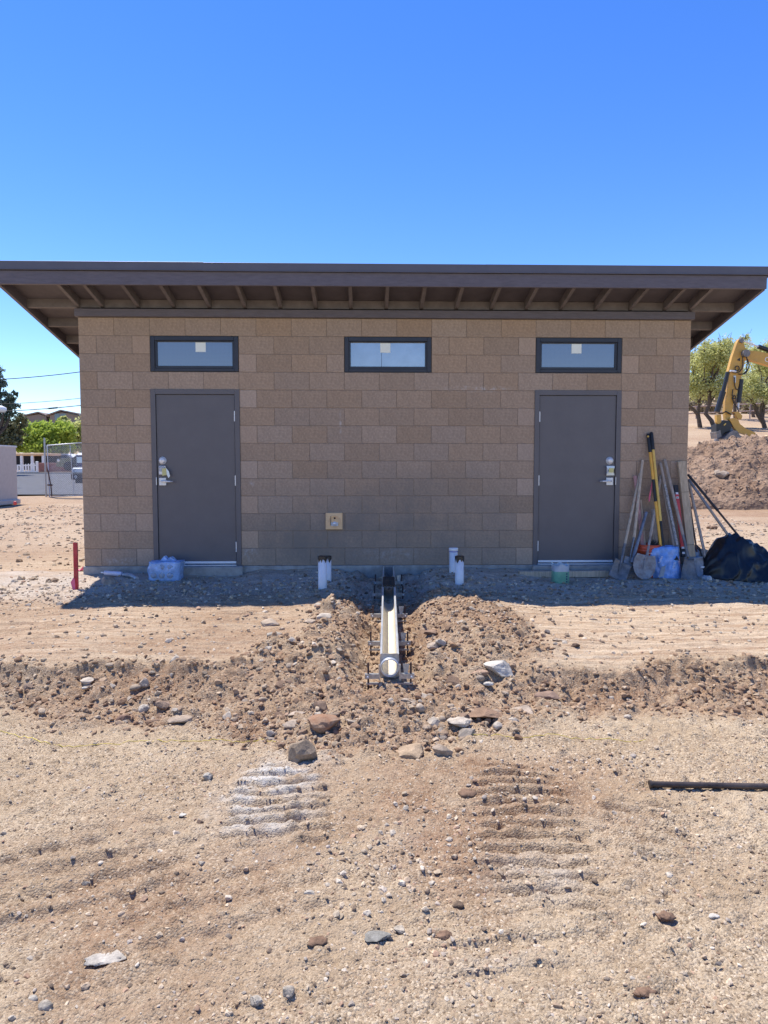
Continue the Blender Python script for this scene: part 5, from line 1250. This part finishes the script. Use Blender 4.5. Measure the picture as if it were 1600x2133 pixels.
def palo(label, pts_px, Y, crown, seed, n=9000, extra=()):
    base = P(*pts_px[0], Y); base.z = Hs(base.x, Y)-.05
    t = thing('palo_verde_tree', label, 'tree', base, 'trees along the far fence')
    pts = [base]+[P(a, b, Y) for a, b in pts_px[1:]]; k = len(pts)
    rr_ = [.15*(1-.6*i/(k-1)) for i in range(k)]; br = []; rnd = random.Random(seed)
    blobs = []
    for (px, py, rx, ry, wgt) in crown:
        c = P(px, py, Y+rnd.uniform(-1.2, 1.2)); s = pxm(Y); blobs.append((c, (rx*s, rx*s*.8, ry*s), wgt))
        br.append((jig(pts[rnd.randint(k//2, k-1)], c, 5, .18, seed+px), [.09, .07, .055, .04, .03, .015]))
        for q in range(7):
            e2 = c+Vector((rnd.uniform(-1, 1)*rx*s, rnd.uniform(-.8, .8)*rx*s, rnd.uniform(-.3, 1.15)*ry*s)); br.append((jig(c, e2, 4, .12, seed+q*3+px), [.03, .025, .018, .012, .006]))
    for ex in extra: br.append(([P(a, b, Y) for a, b in ex], [.15*(1-.6*i/(len(ex)-1)) for i in range(len(ex))]))
    twigs(t, pts, rr_, br)
    leaves('crown', blobs, n, .075, 'leaf_palo', seed, t, .15)
palo('yellow green tree just right of the building corner', [(1459, 884), (1454, 862), (1457, 840), (1460, 822)], 37.5, [(1448, 790, 26, 42, 3), (1470, 765, 24, 40, 3), (1440, 745, 18, 24, 1), (1462, 812, 26, 18, 1.5)], 3, 8500, [[(1454, 862), (1444, 852), (1430, 838)]])
palo('yellow green tree with a bent trunk behind the excavator bucket', [(1489, 892), (1482, 876), (1470, 862), (1477, 845), (1480, 825), (1476, 808), (1484, 790)], 36.5, [(1485, 745, 24, 36, 3), (1505, 730, 22, 32, 3), (1470, 735, 20, 30, 2), (1515, 770, 24, 34, 2.4), (1498, 800, 28, 20, 1.5)], 5, 10500, [[(1477, 812), (1468, 795), (1458, 780)], [(1480, 800), (1492, 780), (1500, 760)]])
palo('yellow green tree with a forked trunk at the right edge', [(1594, 889), (1588, 872), (1591, 850), (1594, 826)], 37.0, [(1560, 800, 26, 36, 2.5), (1590, 770, 28, 40, 3), (1575, 740, 22, 24, 1.2), (1612, 730, 24, 34, 2.5), (1600, 815, 30, 22, 2)], 8, 10500, [[(1590, 880), (1578, 862), (1571, 842), (1562, 829), (1548, 824)], [(1586, 872), (1584, 850), (1588, 835)]])
palo('sparse greyish tree in the second row behind the excavator stick', [(1532, 872), (1530, 850), (1534, 820)], 46, [(1520, 725, 22, 22, 2), (1545, 730, 24, 22, 2), (1535, 780, 30, 40, 3), (1552, 705, 12, 14, .5)], 12, 5200)
palo('pale tree in the second row between excavator and right edge', [(1570, 870), (1566, 850), (1570, 815)], 50, [(1575, 790, 30, 40, 3), (1600, 760, 26, 40, 3), (1620, 720, 24, 24, 1.5)], 15, 5200)
# brush on the right hillside
r_b = np.random.RandomState(3); bl = []
for k in range(190):
    x = r_b.uniform(8, 75); y = r_b.uniform(55, 86); bl.append(((x, y, float(H0(np.array([x]), np.array([y]))[0])+.5), (1.6, 1.6, .9), 1))
leaves('hillside_brush', bl, 26000, .30, 'leaf_scrub', 31, None); tag(bpy.data.objects['hillside_brush'], 'dry tan brush covering the hillside behind the right fence', 'brush', None, 'stuff')
# pipe rail fence on the right
FYr = 48.; t = thing('pipe_fence', 'rusty pipe rail fence behind the trees on the right', 'fence', (P(1440, 870, FYr).x, FYr, 4.4))
for (pa, pb) in (((1425, 848), (1640, 838)), ((1425, 862), (1640, 853))):
    MB().tube([P(*pa, FYr), P(*pb, FYr)], .05, 8).build('rail', M['pipe_rail'], t)
for px in (1451, 1510, 1563, 1620):
    p0 = P(px, 846-(px-1440)*.05, FYr); MB().tube([p0, (p0.x, FYr, float(H0(np.array([p0.x]), np.array([FYr]))[0])-.1)], .055, 8).build('post', M['pipe_rail'], t)

# ------------------------------------------------------------------ LEFT BACKGROUND
# street
sy0, sy1 = 20.4, 45.0
gx = np.linspace(-90, -3, 60); gy = np.linspace(sy0, sy1, 16); GX, GY = np.meshgrid(gx, gy); GZ = H0(GX, GY)+.075
nx, ny = 60, 16; i_ = np.arange((ny-1)*(nx-1)); r_, c_ = i_//(nx-1), i_ % (nx-1); a_ = r_*nx+c_
link('street', fast_mesh('street', np.stack([GX, GY, GZ], -1).reshape(-1, 3), np.stack([a_, a_+1, a_+nx+1, a_+nx], 1), M['asphalt'], None, True), kind='structure')
kb = MB()
for yk in (sy1,):
    for i in range(len(gx)-1):
        za, zb = [float(H0(np.array([gx[i+j]]), np.array([yk]))[0]) for j in (0, 1)]
        kb.add([(gx[i], yk, za-.1), (gx[i+1], yk, zb-.1), (gx[i+1], yk+.15, zb-.1), (gx[i], yk+.15, za-.1), (gx[i], yk, za+.17), (gx[i+1], yk, zb+.17), (gx[i+1], yk+.15, zb+.17), (gx[i], yk+.15, za+.17)], BF)
kb.build('kerb', M['concrete'], kind='structure')
# cargo trailer
TY = 14.2; t0_ = P(-22, 1057, TY); tz0, tz1 = P(20, 1054, TY).z, P(20, 926, TY).z; tx = t0_.x
t = thing('cargo_trailer', 'white cargo trailer cut by the left edge of the picture', 'trailer', (tx-1, TY, tz0))
MB().box((tx-4.2, TY, tz0+.06), (tx-.02, TY+1.9, tz1), .05).build('body', M['trailer'], t)
MB().box((tx-4.22, TY-.015, tz1-.05), (tx-.01, TY+1.92, tz1+.01), .01).build('roof_rail', M['silver'], t)
MB().box((tx-4.0, TY-.02, tz0-.02), (tx+.09, TY+1.85, tz0+.14), .02).build('sill', M['trailer'], t)
lx = P(-32, 992, TY).x; lz = P(22, 992, TY).z
q_ = MB().box((lx-.05, TY-.02, lz-.1), (lx+.05, TY+.005, lz+.1), .01).build('latch_plate', M['galv'], t); MB().box((lx-.012, TY-.035, lz-.05), (lx+.012, TY-.018, lz+.05), .004).build('latch_handle', M['rubber'], t)
MB().lathe([(0, .03), (.045, .028), (.06, 0)], (P(32, 1048, TY).x, TY-.02, P(32, 1048, TY).z), 16, 'Y').build('marker_light', M['redlevel'], t)
MB().box((tx-.02, TY+.2, lz-.25), (tx+.03, TY+.5, lz+.05), .01).build('side_lamp', M['rubber'], t)
for dx_ in (-1.6, -2.5): MB().tube([(tx+dx_, TY+.02, tz0-.12), (tx+dx_, TY+.25, tz0-.12)], .33, 24).build('wheel', M['rubber'], t)
# lamp head at the left edge
lp = P(3, 853, 26); t = thing('yard_lamp', 'white rounded lamp head reaching in at the left edge above the trailer', 'lamp', (lp.x-2.4, 26, 0))
MB().tube([lp+Vector((-.9, 0, .05)), lp+Vector((-.3, 0, .03)), lp+Vector((0, 0, .02)), lp+Vector((.18, 0, -.02)), lp+Vector((.23, 0, -.04))], [.13, .155, .165, .12, .03], 14).build('lamp_head', M['white_paint'], t)
MB().tube([lp+Vector((-2.4, 0, -4)), lp+Vector((-2.4, 0, .1)), lp+Vector((-.8, 0, .08))], .06, 8).build('lamp_pole', M['silver'], t)
# chain link gate
GYt = 19.5
gtl, gtr, gbr, gbl = P(98, 928, GYt), P(185, 921, GYt-.3), P(185, 1031, GYt-.3), P(103, 1035.5, GYt)
t = thing('chain_link_gate', 'galvanised chain link gate panel standing beside the left wall', 'gate', (gbl.x, GYt, gbl.z))
MB().tube([gtl, gtr, gbr, gbl, gtl], .024, 8).build('gate_frame', M['silver'], t)
MB().tube([P(145.5, 925, GYt-.12), P(154, 1029, GYt-.12)], .016, 8).build('brace', M['silver'], t)
MB().tube([P(98.5, 972, GYt), P(106, 1012, GYt-.05), P(108, 1034, GYt-.05)], .022, 8).build('drop_rod', M['rebar'], t); MB().tube([P(99, 1010, GYt-.03), P(109, 1010.5, GYt-.06)], .03, 8).build('latch', M['rebar'], t)
mb = MB(); NW = 44
def gp(u, v): return (gtl.lerp(gtr, u)).lerp(gbl.lerp(gbr, u), v)
hgt = (gtl-gbl).length; wid = (gtr-gtl).length; sp_w = .075; kk = hgt/wid
for i in range(-int(hgt/sp_w), int(wid/sp_w)+1):
    for dr in (1, -1):
        u0 = i*sp_w/wid; seg = []
        for v in np.linspace(0, 1, 25):
            u = u0+(v if dr > 0 else 1-v)*kk
            if 0 <= u <= 1: seg.append(gp(u, v)+Vector((0, .01*dr, 0)))
        if len(seg) > 1: mb.tube([seg[0], seg[-1]], .0042, 3, False)
mb.build('chain_link_mesh', M['silver'], t, kind='stuff')
pq = P(92.5, 912, GYt+.3); MB().tube([pq, (pq.x, pq.y, Hs(pq.x, pq.y)-.1)], .035, 8).build('gate_post', M['galv'], t)
# picket fence
PY = 50.; t = thing('picket_fence', 'low white picket fence across the street behind the trailer', 'fence', (P(55, 985, PY).x, PY, P(55, 988, PY).z))
for i in range(8):
    px = 36.5+i*5.6; tp = P(px, 969-i*.9, PY); bt = P(px, 988.5-i*.5, PY); MB().prism([(tp.x-.065, PY, bt.z), (tp.x+.065, PY, bt.z), (tp.x+.065, PY, tp.z-.08), (tp.x, PY, tp.z), (tp.x-.065, PY, tp.z-.08)], (0, .03, 0)).build('picket', M['white_paint'], t)
for dz in (.25, .75):
    a, b = P(35, 988.5, PY), P(77, 985, PY); MB().box((a.x, PY+.03, a.z+dz-.05), (b.x, PY+.07, a.z+dz+.05)).build('rail', M['white_paint'], t)
pp_ = P(76.5, 961, PY); MB().box((pp_.x-.09, PY-.03, P(76, 985.5, PY).z), (pp_.x+.09, PY+.12, pp_.z), .02).build('post', M['white_paint'], t)
# pergola / carport
CYp = 54.; t = thing('carport', 'white posted carport with open dark inside behind the picket fence', 'carport', (P(66, 985, CYp).x, CYp, P(66, 985, CYp).z))
for px, top in ((45, 943), (67, 943), (90, 944)):
    a, b = P(px, top, CYp), P(px, 984, CYp); MB().box((a.x-.11, CYp-.1, b.z), (a.x+.11, CYp+.1, a.z), .02).build('post', M['white_paint'], t)
a, b = P(28, 945, CYp), P(92, 944, CYp); MB().box((a.x, CYp-.15, a.z-.16), (b.x, CYp+3.5, a.z+.06), .03).build('roof', M['vent'], t)
MB().box((a.x-4, CYp+3.2, P(66, 985, CYp).z), (b.x, CYp+3.4, a.z-.1)).build('rear_wall', M['void'], t)
# red wall
a, b = P(79, 985, 52), P(150, 981, 52); MB().box((a.x, 52, a.z-.3), (b.x, 52.25, P(79, 964, 52).z), .03).build('garden_wall', M['redwall'], None, label='low reddish block wall right of the picket fence', cat='wall')
# dark SUV
VY = 49.; o = P(117, 981, VY); zb = P(140, 980, VY).z; sx0 = o.x; hh = (P(140, 938, VY).z-zb)
t = thing('dark_suv', 'dark blue sport utility vehicle parked behind the chain link gate', 'car', (sx0+2.3, VY, zb))
pr_ = [(0, .35), (.05, .85), (.25, 1.0), (1.35, 1.08), (1.95, 1.62), (2.6, 1.72), (4.2, 1.70), (4.55, 1.25), (4.65, .9), (4.65, .4), (4.4, .3), (.2, .3)]; kz = hh/1.72
MB().prism([(sx0+a, VY, zb+b*kz) for a, b in pr_], (0, 1.85, 0)).build('body', M['carpaint'], t)
MB().prism([(sx0+a, VY-.012, zb+b*kz) for a, b in ((1.55, 1.10), (2.05, 1.56), (2.65, 1.64), (4.1, 1.62), (4.35, 1.15))], (0, .01, 0)).build('side_window', M['glass_dark'], t)
for xw in (.95, 3.75): MB().tube([(sx0+xw, VY-.03, zb+.35), (sx0+xw, VY+.25, zb+.35)], .36, 20).build('wheel', M['rubber'], t)
MB().lathe([(0, .02), (.10, .018), (.12, 0)], (sx0+.20, VY+.01, zb+.85*kz), 12, 'Y').build('headlight', M['chrome'], t)
# white car behind the wall
a = P(104, 958, 58); zb = P(104, 975, 58).z
t = thing('white_car', 'white car roof showing above the reddish wall', 'car', (a.x+1, 58, zb))
MB().prism([(a.x+u, 58, zb+v) for u, v in ((-1.2, .2), (-1.2, .7), (-.2, .85), (.3, 1.3), (1.6, 1.32), (2.3, .9), (3.0, .8), (3.0, .2))], (0, 1.7, 0)).build('body', M['white_paint'], t)
MB().prism([(a.x+u, 57.985, zb+v) for u, v in ((0.0, .88), (.4, 1.22), (1.5, 1.24), (1.95, .92))], (0, .01, 0)).build('side_window', M['glass_dark'], t)
# numbered white vehicle at the wall edge
NY = 30.; a = P(157, 999, NY); zb = a.z; z9 = P(160, 986, NY).z; zh = P(160, 974, NY).z; zt = P(160, 943, NY).z
t = thing('numbered_van', 'white van front with dark bumper mostly hidden behind the left wall', 'van', (a.x+.9, NY, zb-.3))
MB().box((a.x+.02, NY+.05, zh), (a.x+1.9, NY+3.8, zt), .12).build('cab', M['white_paint'], t)
MB().box((a.x+.08, NY+.035, zh+.05), (a.x+1.8, NY+.06, zt-.12), .01).build('windscreen', M['navy'], t)
MB().box((a.x+.10, NY+.02, zh+.25), (a.x+.55, NY+.034, zt-.22), .005).build('visor_sticker', M['tag'], t)
MB().box((a.x-.02, NY-.35, z9), (a.x+1.95, NY+.1, zh-.002), .06).build('hood', M['white_paint'], t)
MB().box((a.x-.06, NY-.45, zb), (a.x+2.0, NY+.05, z9-.004), .05).build('bumper', M['void'], t)
for dx_ in (.35, 1.5): MB().tube([(a.x+dx_, NY-.1, zb-.05), (a.x+dx_, NY+.4, zb-.05)], .32, 18).build('wheel', M['rubber'], t)
text_mesh('number', '9', .30, M['white_paint'], t, (a.x+.13, NY-.458, zb+.03), (1, 0, 0), (0, 0, 1), .003)
text_mesh('letter', 'C', .26, M['navy'], t, (a.x+.06, NY-.358, z9+.03), (1, 0, .15), (-.15, 0, 1), .003)
# houses on the hill
def house(label, pxl, pxr, prow, brow, Y, ridge_px, kind):
    a, b = P(pxl, brow, Y), P(pxr, brow, Y); zt = P(pxl, prow, Y).z; ze = a.z+(zt-a.z)*.55; t = thing('hill_house', label, 'house', ((a.x+b.x)/2, Y, a.z), 'houses on the hill')
    rx = P(ridge_px, prow, Y).x
    MB().prism([(a.x+.4, Y, a.z-1.5), (b.x-.4, Y, a.z-1.5), (b.x-.4, Y, ze), (rx, Y, zt-.25), (a.x+.4, Y, ze)], (0, 9, 0)).build('wall', M['housewall'], t)
    for p, q in (((a.x-.3, ze-.15), (rx, zt)), ((rx, zt), (b.x+.3, ze-.15))):
        MB().prism([(p[0], Y-.5, p[1]), (q[0], Y-.5, q[1]), (q[0], Y-.5, q[1]+.25), (p[0], Y-.5, p[1]+.25)], (0, 10, 0)).build('roof', M['rooftile'], t)
    for k in range(2 if kind else 0):
        wx = a.x+(b.x-a.x)*(.18+.16*k); w_ = MB().box((wx, Y-.04, a.z+.2), (wx+1.1, Y+.02, a.z+1.5)).build('window', M['glass_dark'], t); MB().box((wx-.08, Y-.07, a.z+.1), (wx+1.18, Y-.02, a.z+.2)).build('sill', M['housewall'], t)
    if kind: MB().prism([(rx+1.6, Y-.56, zt-.50), (rx+3.6, Y-.56, zt-.98), (rx+3.6, Y-.56, zt-.93), (rx+1.6, Y-.56, zt-.45)], (0, 5, .0)).build('solar_panel', M['glass_dark'], t)
house('brown gabled house on the hilltop left of the other', 44, 101, 860, 877, 142, 81, 0)
house('larger brown gabled house on the hilltop beside the building wall', 100, 178, 856, 877, 140, 128, 1)
# bushes and trees on the left
def tree(name, label, cat, Y, crown, m, n, size, seed, base_px, trunk_r=.15, grp=None):
    base = P(*base_px, Y); base.z = float(H0(np.array([base.x]), np.array([Y]))[0])-.05; t = thing(name, label, cat, base, grp); rnd = random.Random(seed)
    blobs = []; br = []; s = pxm(Y)
    top = P(crown[0][0], crown[0][1], Y)
    for (px, py, rx, ry, wgt) in crown:
        c = P(px, py, Y+rnd.uniform(-1, 1)); blobs.append((c, (rx*s, rx*s*.8, ry*s), wgt)); br.append((jig(base.lerp(top, .35), c, 4, .15, seed+px), [trunk_r*.6, trunk_r*.5, trunk_r*.35, trunk_r*.2, trunk_r*.1]))
    twigs(t, jig(base, top, 5, .08, seed), [trunk_r*(1-.14*i) for i in range(6)], br)
    leaves('crown', blobs, n, size, m, seed, t)
tree('pine_tree', 'dark pine tree at the left edge above the trailer', 'tree', 42, [(0, 800, 18, 30, 2), (-18, 770, 20, 30, 2), (20, 835, 14, 18, 1.5), (32, 815, 6, 10, .5), (5, 855, 24, 20, 2), (-20, 860, 30, 40, 3), (28, 850, 12, 12, .7)], 'leaf_pine', 4200, .12, 41, (-22, 985), .3)
tree('evergreen_shrub', 'dark olive evergreen shrub below the pine', 'shrub', 60, [(10, 895, 22, 18, 2), (35, 890, 18, 18, 2), (15, 915, 26, 16, 2), (45, 872, 10, 12, .8), (-10, 900, 24, 24, 2)], 'leaf_olive', 7000, .17, 43, (16, 945))
tree('bright_green_tree', 'bright green bushy tree behind the picket fence', 'tree', 66, [(95, 909, 44, 22, 4), (58, 922, 32, 21, 3), (122, 902, 30, 20, 3), (80, 897, 30, 14, 2), (100, 932, 48, 14, 3)], 'leaf_bright', 18000, .19, 45, (90, 965))
tree('yellow_green_tree', 'feathery yellow green tree beside the left wall edge', 'tree', 70, [(145, 896, 24, 16, 3), (158, 917, 26, 24, 3), (135, 878, 12, 8, .8), (175, 903, 26, 26, 2)], 'leaf_palo', 8000, .17, 47, (155, 960))
bl = []
r_b = np.random.RandomState(9)
for k in range(200):
    x = r_b.uniform(-130, 10) if k > 90 else r_b.uniform(-130, -45); y = r_b.uniform(85, 140); bl.append(((x, y, float(H0(np.array([x]), np.array([y]))[0])+.4), (2.2, 2.2, .9), 1))
leaves('hill_scrub', bl, 21000, .34, 'leaf_olive', 53, None); tag(bpy.data.objects['hill_scrub'], 'olive scrub covering the hillside below the hilltop houses', 'scrub', None, 'stuff')
# overhead wires
for k, (ya, yb, lb_) in enumerate(((790.5, 774, 'uppermost overhead wire left of the building'), (842, 829, 'middle overhead wire left of the building'), (857, 844, 'lowest overhead wire with a dark splice left of the building'))):
    Yw = 38+k; A_ = P(-160, ya+(ya-yb)*.9, Yw); B_ = P(330, yb-(ya-yb)*.9, Yw); t = thing('overhead_wire', lb_, 'wire', A_, 'overhead wires')
    pts = [A_.lerp(B_, i/20)-Vector((0, 0, .35*math.sin(math.pi*i/20)))+Vector((0, 0, .30)) for i in range(21)]
    MB().tube(pts, .028 if k != 1 else .018, 5).build('wire', M['wire'], t)
    if k == 2:
        c = min(range(21), key=lambda i: abs(proj(pts[i])[0]-104)); q0, q1 = pts[c], pts[c+1]; dv = (q1-q0).normalized()
        MB().tube([q0-dv*.30, q0+dv*.30], .055, 8).build('splice', M['wire'], t)
        for s in (-1, 1): MB().tube([q0+dv*(s*.42-.03), q0+dv*(s*.42+.03)], .045, 8).build('clip', M['silver'], t)
print('faces', sum(len(o.data.polygons) for o in S.objects if o.type == 'MESH'))
